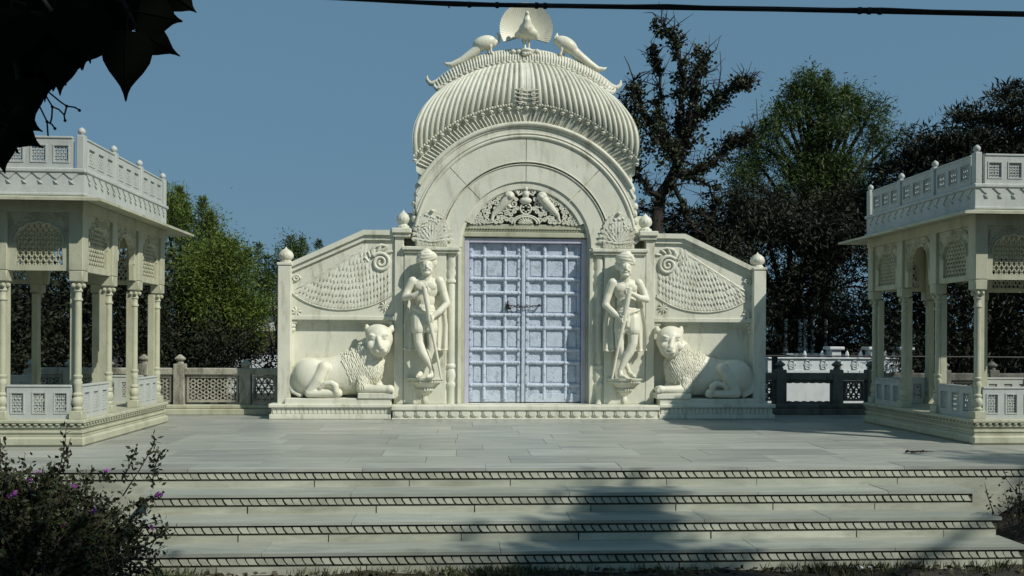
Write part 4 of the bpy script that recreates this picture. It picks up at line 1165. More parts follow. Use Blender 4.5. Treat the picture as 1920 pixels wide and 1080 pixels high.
    for sd in (0, 1):
        bw = BX if sd == 0 else BY; hy = HY_ if sd == 0 else HX_
        rail = window_panel(bw - .10, .262, .575, 3, .112, .325, .515).mesh('rail_panel')
        par = window_panel(bw - .07, 2.716, 3.01, 3, .135, 2.785, 2.94).mesh('parapet_panel')
        ja = arch_panel(bw - .13, 1.72, 2.292, .225, 1.775, 1.98, .20, .05, True).mesh('screen_panel')
        op = arch_panel(bw - .13, 1.72, 2.292, .235, 1.72, 1.90, .30, .05, False).mesh('arch_panel')
        for me in (rail, par, ja, op):
            pass
        for s_ in (0, 1):
            rot = (0 if sd == 0 else PI / 2) + s_ * PI; Rm = Matrix.Rotation(rot, 3, 'Z')
            for k_ in (-1, 0, 1):
                P = Rm @ Vector((k_ * bw, -hy - .02, 0)); Pp = Rm @ Vector((k_ * bw, -hy - .06, 0)); Pj = Rm @ Vector((k_ * bw, -hy - .035, 0))
                if k_: place(rail, 'rail_panel', 'marble_pale', P.x, P.y, rot)
                place(par, 'parapet_panel', 'marble_pale', Pp.x, Pp.y, rot)
                place(ja if k_ else op, 'screen_panel' if k_ else 'arch_panel', 'marble_yellow', Pj.x, Pj.y, rot)
    pm = MB(); pm.bbox(-.037, .037, -.037, .037, 2.715, 3.045, .006); pm.lathe([(.022, 3.04), (.018, 3.05), (.034, 3.068), (.037, 3.085), (.03, 3.105), (.012, 3.118), (.004, 3.125)], 0, 0, 12)
    pmm = pm.mesh('parapet_post')
    first = True
    for x, y in grid_pts:
        X = x + (.045 if x > HX_ - .01 else -.045 if x < -HX_ + .01 else 0); Yy = y + (.045 if y > HY_ - .01 else -.045 if y < -HY_ + .01 else 0)
        o = link('parapet_post', pmm, 'marble_pale', t, True, 35) if first else bpy.data.objects.new('parapet_post', pmm)
        if not first: col.objects.link(o); o.parent = t
        first = False; o.location = (X, Yy, 0)
    return t
pv = pavilion()
pv2 = copy_tree(pv)
pv.location = (-3.73 - HX_ - .01, 8.92 + HY_, 0); pv2.location = (5.43 + HX_ + .01, 8.92 + HY_, 0)
tag(pv, 'small marble pavilion with its sunlit side toward the gateway, partly behind purple flowering bush', 'pavilion', 'pavilions on the terrace')
tag(pv2, 'small marble pavilion right of the gateway with its gateway-facing side in shade', 'pavilion', 'pavilions on the terrace')

# ================================================================== FENCES
def hex_panel(x0, x1, z0, z1, y, sp=.078, w=.020, th=.03):
    b = MB(); lattice_bars(b, x0, x1, z0, z1, y, th, sp, (0, R_(60), R_(-60)), w)
    for a, c, d, e in ((x0 - .03, x1 + .03, z1, z1 + .03), (x0 - .03, x1 + .03, z0 - .03, z0), (x0 - .03, x0, z0, z1), (x1, x1 + .03, z0, z1)): b.box(a, c, y - .015, y + th + .015, d, e)
    return b
def fence_post(m, parent, x, y, z1, w=.075, cap='knob'):
    b = MB(); b.bbox(x - w, x + w, y - w, y + w, .10, z1, .008)
    b.lathe([(.05, z1), (.05, z1 + .02), (.035, z1 + .035), (.075, z1 + .06), (.08, z1 + .075), (.05, z1 + .10), (.02, z1 + .125), (.005, z1 + .13)], x, y, 8)
    return b.build('post', m, parent, smooth=True, angle=35)
def fence_left():
    y = 12.52; t = thing('jali_fence', (UX(400, y), y, 0), 'low weathered stone fence with hexagon pierced panels between pavilion and left wing wall', 'fence')
    zr0, zr1 = UZ(703, y, 400), UZ(690, y, 400)
    xs = [UX(p, y) for p in (60, 132, 204, 270, 338, 462, 533)]
    b = MB(); b.bbox(xs[0], xs[-1], y - .16, y + .16, 0, .085, .01); b.bbox(xs[0], xs[-1], y - .11, y + .11, .085, .14, .012); b.build('base', 'marble_yellow', t)
    r = MB(); r.bbox(xs[0], xs[-1], y - .06, y + .06, zr0, zr1, .012); r.build('top_rail', 'old_stone', t)
    for i in range(len(xs) - 1):
        hex_panel(xs[i] + .13, xs[i + 1] - .13, .20, zr0 - .035, y - .015).build('pierced_panel', 'old_stone', t)
    for i, x in enumerate(xs[:-1]): fence_post('old_stone', t, x, y, UZ(682 if i in (4, 3) else 692, y, 340))
fence_left()
def fence_right():
    y = 12.6; t = thing('jali_fence', (UX(1530, y), y, 0), 'shaded stone fence with one empty cusped panel, right wing wall to pavilion', 'fence')
    zr0, zr1 = UZ(713, y, 1530), UZ(699, y, 1530)
    xs = [UX(p, y) for p in (1412, 1463, 1569, 1633, 1700, 1770, 1860, 1960)]
    b = MB(); b.bbox(xs[0], xs[-1], y - .16, y + .16, 0, .085, .01); b.bbox(xs[0], xs[-1], y - .11, y + .11, .085, .15, .012); b.build('base', 'old_stone_shaded', t)
    r = MB(); r.bbox(xs[0], xs[-1], y - .06, y + .06, zr0, zr1, .012); r.build('top_rail', 'old_stone_shaded', t)
    for i in range(len(xs) - 1):
        a, c = xs[i] + .085, xs[i + 1] - .085
        if i == 1:
            f = MB(); z0, z1 = UZ(755, y, 1530), UZ(716, y, 1530); a, c = UX(1473, y), UX(1559, y)
            # broken-out panel: cusped rim only
            top = [(lerp(a, c, k / 24), z1 - .012 * abs(math.sin(k * PI / 4)) - .01) for k in range(25)]
            bot = [(lerp(a, c, k / 24), z0 + .016 * abs(math.sin(k * PI / 4)) + .01) for k in range(25)]
            f.prism([(a, zr0)] + [(a, z1 - .03)] + top + [(c, z1 - .03), (c, zr0)], y - .02, y + .02)
            f.prism([(a, .15)] + [(a, z0)] + bot + [(c, z0), (c, .15)], y - .02, y + .02)
            f.box(xs[i] + .07, a + .012, y - .02, y + .02, .15, zr0); f.box(c - .012, xs[i + 1] - .07, y - .02, y + .02, .15, zr0)
            f.build('empty_panel_rim', 'old_stone_shaded', t)
        else: hex_panel(a + .05, c - .05, .22, zr0 - .035, y - .015, .07, .018).build('pierced_panel', 'old_stone_shaded', t)
    for i, x in enumerate(xs): fence_post('old_stone_shaded', t, x, y, UZ(693, y, 1570))
    # thin iron rail above
    w_ = MB(); zr = UZ(668.5, y + .3, 1530); w_.tube([(xs[0], y + .3, zr + .01), (xs[-1], y + .3, zr)], .012, 6); w_.box(UX(1462, y), UX(1470, y), y + .25, y + .33, .1, zr)
    w_.build('iron_rail', 'iron', t)
fence_right()
def far_wall():
    y = 15.6; t = thing('boundary_wall', (UX(1560, y), y, -.6), 'bright white boundary wall with capped posts seen past the shaded fence', 'wall')
    b = MB(); x0, x1 = UX(1440, y), UX(1705, y); zt = UZ(671, y, 1560); b.box(x0, x1, y, y + .2, -.62, zt - .02); b.bbox(x0, x1, y - .03, y + .23, zt - .02, zt + .005, .01)
    b.box(x0, x1, y - .012, y, UZ(699, y, 1560), UZ(694, y, 1560))
    for i in range(9):
        xa = lerp(x0, x1, i / 9) + .1; xb = lerp(x0, x1, (i + 1) / 9) - .1; z0, z1 = UZ(692, y, 1560), UZ(676, y, 1560)
        for q in ((xa, xb, z1 - .012, z1), (xa, xb, z0, z0 + .012), (xa, xa + .015, z0, z1), (xb - .015, xb, z0, z1)): b.box(q[0], q[1], y - .016, y, q[2], q[3])
        for k in range(7): b.tube(spiral(lerp(xa, xb, (k + .5) / 7), (z0 + z1) / 2, y - .006, .04, 1.3, k, 1, 10), .007, 4)
    b.build('wall', 'far_white', t)
    for px in (1567, 1640, 1698):
        p = MB(); x = UX(px, y); p.bbox(x - .09, x + .09, y - .03, y + .2, zt, UZ(656, y, 1560), .01); p.bbox(x - .14, x + .14, y - .07, y + .25, UZ(656, y, 1560), UZ(650, y, 1560), .012); p.build('post', 'far_white', t)
    for px in (1512, 1545, 1592, 1618, 1664, 1680):
        p = MB(); x = UX(px, y); p.lathe([(.035, zt), (.04, zt + .04), (.03, zt + .09), (.008, zt + .13)], x, y + .08, 8); p.build('pinnacle', 'far_white', t, smooth=True)
far_wall()
def far_kiosk():
    y = 17.8; t = thing('distant_kiosk', (UX(1500, y), y, -.6), 'slim white kiosk columns glimpsed through dark trees above the boundary wall', 'kiosk')
    b = MB(); x0, x1 = UX(1455, y), UX(1560, y); b.box(x0, x1, y - .6, y + 1, -.6, UZ(662, y, 1500)); b.build('platform', 'far_white', t)
    for px in (1473, 1500, 1510, 1524, 1548):
        c = MB(); c.lathe([(.05, UZ(662, y, 1500)), (.06, UZ(657, y, 1500)), (.038, UZ(650, y, 1500)), (.034, UZ(605, y, 1500)), (.055, UZ(598, y, 1500))], UX(px, y), y, 10); c.build('column', 'far_white', t, smooth=True)
far_kiosk()
def far_house():
    y = 27; t = thing('distant_house', (UX(470, y), y, -.6), 'pale house showing in bits through the trees behind the left fence', 'house')
    b = MB(); x0, x1 = UX(425, y), UX(560, y); zt = UZ(585, y, 470)
    b.box(x0, x1, y, y + 4, -.6, zt); b.build('wall', 'far_white', t)
    r = MB(); r.bbox(x0 - .25, x1 + .25, y - .25, y + 4.25, zt, zt + .18, .03); r.build('roof_slab', 'far_white', t)
    for px in (455, 492, 525):
        w_ = MB(); xx = UX(px, y); w_.box(xx - .28, xx + .28, y - .012, y + .02, UZ(665, y, 470), UZ(620, y, 470)); w_.build('window', 'iron', t)
far_house()

# ================================================================== TREES
def leaf_quads(pos, dirs, L, W, curl=.0):
    n = len(pos); dirs = dirs / np.linalg.norm(dirs, axis=1, keepdims=True)
    r = rng.normal(size=(n, 3)); s = np.cross(dirs, r); s /= np.linalg.norm(s, axis=1, keepdims=True) + 1e-9
    L = L * rng.uniform(.65, 1.25, (n, 1)); W = W * rng.uniform(.7, 1.25, (n, 1))
    a = pos; m_ = pos + dirs * L * .45; t = pos + dirs * L
    return np.stack([a, m_ + s * W / 2, t, m_ - s * W / 2], axis=1).reshape(-1, 3)
def unit(n):
    v = rng.normal(size=(n, 3)); return v / np.linalg.norm(v, axis=1, keepdims=True)
def tree(name, label, cat, base_px, Y, blobs, leaf, bark, L, W, ncl, nlf, crad, droop=.3, up=0.0, trunk_r=.12, group=None, sprays=0, top=None, shell=.45, flat=1.0):
    bx = UX(base_px, Y); t = thing(name, (bx, Y, -.6), label, cat, group)
    k = Y / FPX
    B = []
    for (px, py, rx, rz) in blobs:
        c = U(px, py, Y); B.append((np.array([c.x, c.y + rng.uniform(-.3, .3), c.z]), np.array([rx * k, .75 * (rx + rz) / 2 * k + .15, rz * k])))
    tot = sum(r[0] * r[2] for _, r in B)
    wood = MB(); zc = np.mean([c[2] for c, _ in B]); zmin = min(c[2] - r[2] for c, r in B)
    cen = Vector((np.mean([c[0] for c, _ in B]), Y, max(.3, zc - .4)))
    base = Vector((bx, Y, -.62)); mid = base.lerp(cen, .5) + Vector((rng.uniform(-.15, .15), 0, 0))
    wood.tube([base, base.lerp(mid, .5), mid, cen], [trunk_r * 1.25, trunk_r, trunk_r * .8, trunk_r * .55], 9)
    P, D = [], []
    for c, r in B:
        cv = Vector(c); st = base.lerp(cen, rng.uniform(.55, .95))
        mm = st.lerp(cv, .5) + Vector((0, 0, .12 * (cv - st).length)); wood.tube([st, mm, cv, cv + Vector((0, 0, r[2] * .5))], [trunk_r * .5, trunk_r * .34, trunk_r * .2, trunk_r * .06], 6)
        n = max(3, int(ncl * r[0] * r[2] / tot)); u = unit(n); rad = rng.uniform(0, 1, (n, 1)) ** shell
        cc = c + u * rad * r
        for q in cc[:: 2]:
            qv = Vector(q); a = cv.lerp(qv, .15); wood.tube([a, a.lerp(qv, .5) + Vector((0, 0, .04)), qv], [trunk_r * .11, trunk_r * .07, .004], 4)
        outd = (cc - c) / (r + 1e-6); outd = outd / (np.linalg.norm(outd, axis=1, keepdims=True) + 1e-6)
        m_ = rng.integers(int(nlf * .5), int(nlf * 1.4), n)
        idx = np.repeat(np.arange(n), m_)
        sp = rng.normal(size=(len(idx), 3)) * crad * np.array([1, 1, flat])
        P.append(cc[idx] + sp); D.append(outd[idx] * .6 + unit(len(idx)) * .8 + np.array([0, 0, up - droop]))
    for (px, py, h) in (top or []):       # leader shoots: feathery tips above the crown
        b0 = U(px, py + h, Y); b1 = U(px + rng.uniform(-4, 4), py, Y); wood.tube([b0, b0.lerp(b1, .5), b1], [.015, .01, .004], 4)
        n = int(nlf * h / 15); s = rng.uniform(0, 1, n) ** .75; wdt = (1 - s) * h * k * .34 + .03
        pos = np.array(b0) + (np.array(b1) - np.array(b0)) * s[:, None]; d = unit(n) * np.array([1, 1, .5]) + np.array([0, 0, .45])
        q = rng.uniform(0, 1, n)[:, None] * wdt[:, None] * d; P.append(pos + q); D.append(d + unit(n) * .3)
    P = np.concatenate(P); D = np.concatenate(D)
    wood.build('trunk', bark, t, smooth=True, angle=None)
    npmesh('crown', leaf_quads(P, D, L, W), 4, leaf, t)
    return t
GL = 'feathery trees behind the left pavilion'
tree('feathery_tree', 'tall bright green feathery tree rising directly behind the left pavilion eave', 'tree', 330, 16.5,
     [(345, 415, 32, 44), (365, 480, 58, 56), (350, 560, 70, 70), (330, 640, 70, 50), (314, 400, 26, 44), (388, 430, 26, 36)], 'leaf_feathery', 'bark', .085, .018, 190, 150, .13, .1, .35, .07, GL,
     top=[(340, 352, 60), (318, 375, 50), (378, 372, 55), (350, 385, 50), (395, 400, 50)])
tree('feathery_tree', 'broad olive green feathery tree, second from the left wing wall behind the fence', 'tree', 420, 15.8,
     [(430, 500, 46, 50), (400, 560, 64, 60), (452, 555, 50, 56), (415, 630, 75, 50), (436, 475, 34, 28), (392, 505, 44, 46), (472, 600, 40, 50)], 'leaf_feathery', 'bark', .08, .018, 230, 150, .13, .1, .35, .07, GL,
     top=[(412, 440, 50), (440, 455, 45), (460, 470, 40), (425, 450, 40), (393, 462, 40)])
tree('feathery_tree', 'thin dark feathery tree beside the left post of the gateway wing', 'tree', 508, 16.2,
     [(500, 520, 26, 30), (520, 545, 30, 40), (490, 575, 30, 30), (520, 610, 26, 24), (545, 480, 22, 30), (565, 470, 18, 20)], 'leaf_green', 'bark', .075, .018, 80, 85, .10, .1, .35, .05, GL,
     top=[(482, 458, 60), (545, 445, 45), (505, 480, 40), (565, 448, 40), (600, 452, 40), (520, 490, 40)])
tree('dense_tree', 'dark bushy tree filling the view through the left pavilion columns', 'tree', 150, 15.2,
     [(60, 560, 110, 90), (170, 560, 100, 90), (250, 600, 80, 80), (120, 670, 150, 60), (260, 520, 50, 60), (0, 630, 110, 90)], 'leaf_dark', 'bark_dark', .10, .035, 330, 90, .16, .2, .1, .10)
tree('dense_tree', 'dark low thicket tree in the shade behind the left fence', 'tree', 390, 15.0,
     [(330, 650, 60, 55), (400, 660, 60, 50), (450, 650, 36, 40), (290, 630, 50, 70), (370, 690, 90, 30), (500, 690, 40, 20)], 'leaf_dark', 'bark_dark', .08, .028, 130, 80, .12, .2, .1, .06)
# right hand side
_rt = random.Random(21); env = []
_it = 0
while len(env) < 62 and _it < 9000:
    _it += 1; ey = _rt.uniform(158, 440); ew = lerp(26, 175, min(1, ((ey - 150) / 190) ** .75)); ex = 1545 + _rt.uniform(-1, 1) * ew
    er = _rt.uniform(20, 34)
    if all((ex - a) ** 2 + (ey - b_) ** 2 > 24 ** 2 for a, b_, _, _ in env): env.append((ex, ey, er * 1.15, er))
tree('feathery_tree', 'tall feathery tree with a green top, tallest mass right of the gateway', 'tree', 1540, 19.0,
     env, 'leaf_green', 'bark_dark', .12, .022, 430, 115, .13, .35, .15, .14,
     top=[(1520, 138, 70), (1553, 136, 70), (1490, 160, 60), (1583, 165, 55), (1462, 195, 60), (1612, 185, 60), (1437, 225, 60), (1636, 235, 60), (1415, 270, 50), (1660, 280, 50), (1540, 150, 50)], shell=.5)
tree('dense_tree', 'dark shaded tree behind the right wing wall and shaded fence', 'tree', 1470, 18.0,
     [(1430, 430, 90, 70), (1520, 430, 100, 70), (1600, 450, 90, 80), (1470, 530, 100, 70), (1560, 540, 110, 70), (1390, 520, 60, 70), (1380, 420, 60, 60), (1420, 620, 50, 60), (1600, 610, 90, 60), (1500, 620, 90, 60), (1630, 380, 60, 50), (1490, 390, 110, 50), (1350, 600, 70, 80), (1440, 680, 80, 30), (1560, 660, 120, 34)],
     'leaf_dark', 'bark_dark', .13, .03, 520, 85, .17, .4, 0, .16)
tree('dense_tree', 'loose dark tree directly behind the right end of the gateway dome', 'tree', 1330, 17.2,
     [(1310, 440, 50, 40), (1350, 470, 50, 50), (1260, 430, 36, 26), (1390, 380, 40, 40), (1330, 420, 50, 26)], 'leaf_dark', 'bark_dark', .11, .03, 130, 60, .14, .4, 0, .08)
tree('spreading_tree', 'dark flat spreading tree above the right pavilion roof', 'tree', 1900, 17.5,
     [(1760, 262, 70, 24), (1850, 225, 80, 26), (1930, 205, 90, 40), (1720, 290, 60, 30), (1830, 280, 120, 34), (1940, 280, 110, 50), (1700, 330, 50, 40), (1920, 170, 30, 16), (1790, 330, 110, 40), (1900, 350, 120, 40), (2050, 280, 120, 90)],
     'leaf_dark', 'bark_dark', .16, .035, 420, 80, .17, .1, .05, .2, flat=.35)
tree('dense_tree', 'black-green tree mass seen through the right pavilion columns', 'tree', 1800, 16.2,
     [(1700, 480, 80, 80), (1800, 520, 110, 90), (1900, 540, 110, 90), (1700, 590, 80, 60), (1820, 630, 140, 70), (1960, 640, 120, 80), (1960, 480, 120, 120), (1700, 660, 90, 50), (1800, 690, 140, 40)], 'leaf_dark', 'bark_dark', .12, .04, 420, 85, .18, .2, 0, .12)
def ivy_tree():
    Y = 16.6; t = thing('ivy_tree', (UX(1232, Y), Y, -.6), 'gaunt dark tree clad in ivy with bare twigs beside the dome', 'tree')
    q = lambda x, y, d=0: U(x, y, Y) + Vector((0, d, 0)); k = Y / FPX; w_ = MB(); P, D = [], []
    limbs = [([(1232, 700), (1228, 520), (1226, 430), (1240, 375), (1268, 318), (1278, 280)], 15, 8, 0), ([(1278, 285), (1274, 220), (1275, 150), (1262, 90), (1246, 30)], 7, 2, 10),
             ([(1276, 290), (1310, 225), (1345, 180), (1385, 162), (1392, 158)], 7, 2, 12), ([(1270, 310), (1235, 250), (1200, 200), (1188, 150)], 7, 2, 12), ([(1250, 270), (1240, 190), (1238, 120), (1232, 85)], 4, 2, 8),
             ([(1280, 280), (1300, 180), (1310, 130), (1330, 95)], 5, 2, 12), ([(1262, 330), (1320, 318), (1370, 270), (1400, 255)], 6, 2, 14), ([(1240, 380), (1200, 330), (1180, 270), (1170, 200)], 6, 2, 14),
             ([(1262, 330), (1275, 400), (1310, 440), (1340, 470)], 5, 2, 6), ([(1235, 420), (1290, 395), (1340, 410)], 4, 2, 5), ([(1230, 400), (1195, 380), (1180, 420)], 3, 2, 5), ([(1290, 330), (1330, 350), (1345, 400)], 3, 1, 6)]
    for pts, r0, r1, lf in limbs:
        pp = [q(x, y, rng.uniform(-.3, .3) if i else 0) for i, (x, y) in enumerate(pts)]
        # finer, slightly wandering polyline
        fine = []
        for a, b_ in zip(pp[:-1], pp[1:]):
            for s in range(4): fine.append(a.lerp(b_, s / 4) + Vector(rng.normal(size=3) * .025))
        fine.append(pp[-1]); n = len(fine); w_.tube(fine, [lerp(r0, r1, i / n) * k for i in range(n)], 7)
        for i in range(n):
            for _ in range(4):      # bare twigs
                a = fine[i]; d = Vector(unit(1)[0]); d.z = abs(d.z) * .6 - (.4 if lf < 8 else 0); ln = rng.uniform(.15, .6); d.z += .25; b1 = a + d * ln * .5 + Vector(rng.normal(size=3)) * .03; b2 = b1 + (d * .6 + Vector(unit(1)[0]) * .8) * ln * .5
                w_.tube([a, b1, b2], [.014, .009, .003], 4)
                d2 = Vector(unit(1)[0]); w_.tube([b1, b1 + d2 * ln * .4], [.007, .003], 3)
            m_ = int(lf * 6 * rng.uniform(0, 1.5) * (1.3 if i > n * .2 else .8))
            if m_:
                c = np.array(fine[i]) + rng.normal(size=3) * .06; P.append(c + rng.normal(size=(m_, 3)) * lf * k * .50); D.append(unit(m_) + np.array([0, 0, -.3]))
    for x, y, r, n in ((1225, 225, 30, 420), (1290, 240, 34, 420), (1250, 295, 36, 480), (1205, 285, 24, 260), (1330, 205, 20, 260), (1280, 150, 13, 170), (1262, 70, 9, 200), (1350, 290, 22, 170), (1185, 185, 12, 130), (1190, 240, 16, 180), (1300, 180, 14, 160)):
        cs = rng.normal(size=(14, 3)) * np.array([r, r, r]) * k * .6 + np.array(q(x, y)); idx = rng.integers(0, 14, n); P.append(cs[idx] + rng.normal(size=(n, 3)) * .07); D.append(unit(n) + np.array([0, 0, -.3]))
    for a, b_, c in (((1392, 158), (1408, 135), (1418, 150)), ((1392, 158), (1415, 150), (1422, 138)), ((1400, 255), (1420, 225), (1418, 185)), ((1345, 180), (1352, 130), (1350, 95)), ((1188, 150), (1178, 120), (1170, 105)), ((1385, 162), (1395, 130), (1388, 118))):
        w_.tube([q(*a), q(*b_), q(*c)], [.014, .010, .005], 4)
    w_.build('trunk', 'bark_dark', t, smooth=True, angle=None)
    npmesh('crown', leaf_quads(np.concatenate(P), np.concatenate(D), .08, .058), 4, 'leaf_ivy', t)
ivy_tree()

# ================================================================== PEEPAL overhead
def peepal_leaf(W, L, seed):
    """heart shaped leaf with a long drip tip, blade in xz hanging down from the origin"""
    rr = random.Random(seed); out = [(0, .0), (.16, .035), (.34, .02), (.47, -.10), (.50, -.26), (.45, -.42), (.33, -.57), (.20, -.69), (.11, -.78), (.05, -.88), (0.012, -1.0)]
    b = MB(); vs = []; cur = rr.uniform(.05, .16)
    for x, z in out:
        y0 = cur * (z * z) * L; yb = y0 + .10 * abs(x) * W
        vs += [(-x * W, yb, z * L), (0, y0, z * L * .98), (x * W, yb, z * L)]
    fs = []
    for i in range(len(out) - 1):
        for c in range(2): fs.append((i * 3 + c, i * 3 + c + 1, i * 3 + 4 + c, i * 3 + 3 + c))
    b.add(vs, fs); n0 = len(b.v)
    b.tube([(0, 0, .0), (0, -.01 * L, .18 * L), (0, 0, .42 * L)], [.0018, .0015, .0016], 5)
    b.tube([(0, cur * z * z * L - .0008, z * L) for z in (0, -.3, -.6, -.9)], [.0013, .0011, .0008, .0004], 4)
    return b
def peepal():
    t = thing('peepal_tree', (3.2, -3.6, -.6), 'dark heart-leaved branch hanging into the top left corner of the view', 'tree')
    off = Vector(t.location)
    w_ = MB()
    crownc = [(.6, .0, 5.5), (2.4, .0, 5.6), (4.0, .1, 5.6), (5.6, .1, 5.6), (7.2, .0, 5.6), (9.0, -.1, 5.7), (-1.2, -.4, 5.4)]
    w_.tube([(3.2, -3.6, -.62), (3.25, -3.5, 1.5), (3.0, -3.0, 3.2), (3.1, -1.8, 4.6)], [.42, .34, .28, .2], 12)
    w_.tube([(3.1, -1.8, 4.6), (6, -2, 7.5), (9.5, -1, 9.4)], [.15, .1, .04], 8); w_.tube([(6, -2, 7.5), (10, -1.5, 8.5), (13.5, .5, 9.4)], [.1, .06, .03], 8)
    for c in crownc: w_.tube([(3.05, -2.4, 3.9), ((3.05 + c[0]) / 2, -1.0, 4.9), c], [.15, .10, .03], 8)
    lim = [(-.4, -.2, 5.0), (-1.5, .6, 3.6), (-1.75, 1.3, 2.5), (-1.55, 1.6, 2.05)]
    w_.tube(lim, [.05, .04, .02, .011], 8)
    # twigs carrying the leaves in view
    YL = 1.72
    for pts in (((-60, -160), (40, -60), (120, -40), (230, 0), (300, -30)), ((-60, -160), (-10, 0), (30, 120), (40, 200), (20, 260)), ((40, -60), (110, 40), (120, 90)), ((230, 0), (255, 50), (290, 30))):
        w_.tube([lim[-1]] + [U(x, y, YL + .06) for x, y in pts], [.008] + [lerp(.006, .0025, i / len(pts)) for i in range(len(pts))], 6)
    w_.build('trunk', 'bark_dark', t, smooth=True, angle=None)
    # bare twig
    b = MB(); tw = lambda *pts: b.tube([U(x, y, 1.9) for x, y in pts], [.0018] * len(pts), 5)
    tw((70, 160), (85, 178), (98, 200), (110, 205), (120, 215), (122, 228)); tw((60, 170), (72, 195), (88, 228), (90, 255)); tw((88, 228), (97, 233), (103, 241)); tw((98, 200), (97, 220), (94, 232)); tw((88, 170), (112, 190), (125, 199), (140, 201), (150, 207)); tw((125, 199), (121, 215))
    for x, y in ((125, 199), (98, 200), (88, 228), (122, 226), (149, 207), (103, 241)): b.ell(U(x, y, 1.9), .0035, 6, 4)
    b.build('bare_twig', 'bark_dark', t)
    # overhead crown (shades the camera and the foot of the steps)
    P, D = [], []
    for (x, y, z), r in zip(crownc, (1.7, 1.6, 1.6, 1.6, 1.6, 1.7, 1.5)):
        n = 34; cc = np.array([x, y, z]) + unit(n) * rng.uniform(.2, 1, (n, 1)) ** .5 * np.array([r * .95, r * .72, r * .6])
        idx = np.repeat(np.arange(n), 44); P.append(cc[idx] + rng.normal(size=(len(idx), 3)) * .20); D.append(unit(len(idx)) + np.array([0, 0, -.6]))
    for (x, y, z), s, n in (((9.72, .05, 9.5), .13, 130), ((9.8, -.25, 9.5), .18, 210), ((9.75, -.65, 9.5), .24, 280), ((9.55, -1.15, 9.5), .30, 330), ((10.0, -1.35, 9.6), .34, 420), ((10.9, -1.75, 9.6), .4, 700), ((13.5, .75, 9.5), .25, 400), ((14.3, .6, 9.5), .3, 600)):
        P.append(np.array([x, y, z]) + rng.normal(size=(n, 3)) * s * np.array([1.15, .8, .8])); D.append(unit(n) + np.array([0, 0, -.4]))
    # unseen leaves added behind and left of the viewer to dim sky fill
    for (x, y, z, r) in [(X, Yc, Z, 2.0) for X in (-8, -5, -2, 1, 4) for Yc, Z in ((-3.2, 6.5), (-5.5, 7.5))] + [(-9.5, -1, 5.5, 2), (-10.5, 1.5, 5.5, 2), (-11, 4, 5.2, 2), (7, -3.5, 6.5, 1.8)]:
        n = 30; cc = np.array([x, y, z]) + unit(n) * rng.uniform(.2, 1, (n, 1)) ** .5 * np.array([r, r * .8, r * .8])
        idx = np.repeat(np.arange(n), 30); P.append(cc[idx] + rng.normal(size=(len(idx), 3)) * .28); D.append(unit(len(idx)) + np.array([0, 0, -.6]))
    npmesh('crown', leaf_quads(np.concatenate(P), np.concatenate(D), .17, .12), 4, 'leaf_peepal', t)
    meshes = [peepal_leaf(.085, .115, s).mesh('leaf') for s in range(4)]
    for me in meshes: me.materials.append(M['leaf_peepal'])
    spec = [ # base px, tip px, width px
        (238, 62, 229, 187, 96, 0), (262, 22, 341, 38, 92, 0), (262, 62, 334, 99, 60, .05), (322, -12, 367, 21, 50, .1), (150, 20, 150, 128, 120, .04), (110, 95, 111, 178, 66, .06),
        (40, 150, 60, 230, 70, .05), (20, 215, 77, 246, 50, .02), (10, 235, 74, 274, 60, .05), (-10, 250, 6, 325, 70, .0), (200, 5, 205, 90, 90, .1), (95, 30, 60, 140, 110, .06), (60, 90, 45, 190, 90, .1),
        (20, 20, 10, 130, 120, .02), (-20, 100, 15, 210, 110, .08), (130, 60, 95, 170, 90, .12), (250, -20, 262, 70, 96, .08), (300, 0, 290, 60, 60, .12), (180, 40, 130, 130, 90, .14), (20, 120, 45, 215, 90, .14),
        (-15, 170, 25, 270, 80, .1), (60, -10, 100, 100, 120, .15), (130, -30, 180, 70, 110, .16), (0, -40, 50, 80, 130, .18), (-30, 30, 40, 170, 120, .2), (215, -25, 170, 60, 100, .2), (280, -15, 235, 60, 80, .22),
        (70, 50, 120, 160, 90, .18), (0, 60, 60, 190, 110, .22), (180, -20, 230, 90, 90, .24), (100, 0, 20, 100, 110, .26), (30, 170, -5, 260, 70, .2), (40, 60, 90, 140, 90, .28), (160, 60, 165, 118, 60, .02), (90, 110, 75, 188, 56, .1), (0, 0, -20, 140, 130, .1), (60, 10, 50, 90, 130, .3), (140, 0, 130, 100, 130, .3), (230, 0, 230, 70, 80, .3), (10, 180, 40, 240, 80, .3), (200, -30, 250, 50, 110, .26), (150, 0, 200, 70, 110, .28), (30, -20, 60, 120, 130, .32), (100, -20, 140, 110, 130, .33), (0, 80, 60, 170, 120, .3), (60, 60, 110, 150, 110, .3), (260, -30, 285, 60, 100, .3), (-10, 130, 20, 230, 100, .28), (170, 20, 150, 125, 110, .2), (0, 190, 60, 262, 70, .16), (-20, 210, 30, 285, 70, .18), (120, 30, 100, 130, 120, .25)]
    for i, (x0, y0, x1, y1, wpx, dy) in enumerate(spec):
        Yy = YL + dy; a, b_ = U(x0, y0, Yy), U(x1, y1, Yy); d = b_ - a; L = d.length; Wd = wpx / FPX * Yy
        o = bpy.data.objects.new('leaf', meshes[i % 4]); col.objects.link(o); o.parent = t
        zax = -d.normalized(); yax = Vector((0, 1, 0)); yax = (yax - zax * yax.dot(zax)); yax = (yax + Vector((random.uniform(-.25, .25), 0, 0))).normalized(); yax = (yax - zax * yax.dot(zax)).normalized(); xax = yax.cross(zax)
        mm = Matrix((xax * (Wd / .085), yax, zax * (L / .115))).transposed().to_4x4(); mm.translation = a - off
        o.matrix_local = mm
peepal()

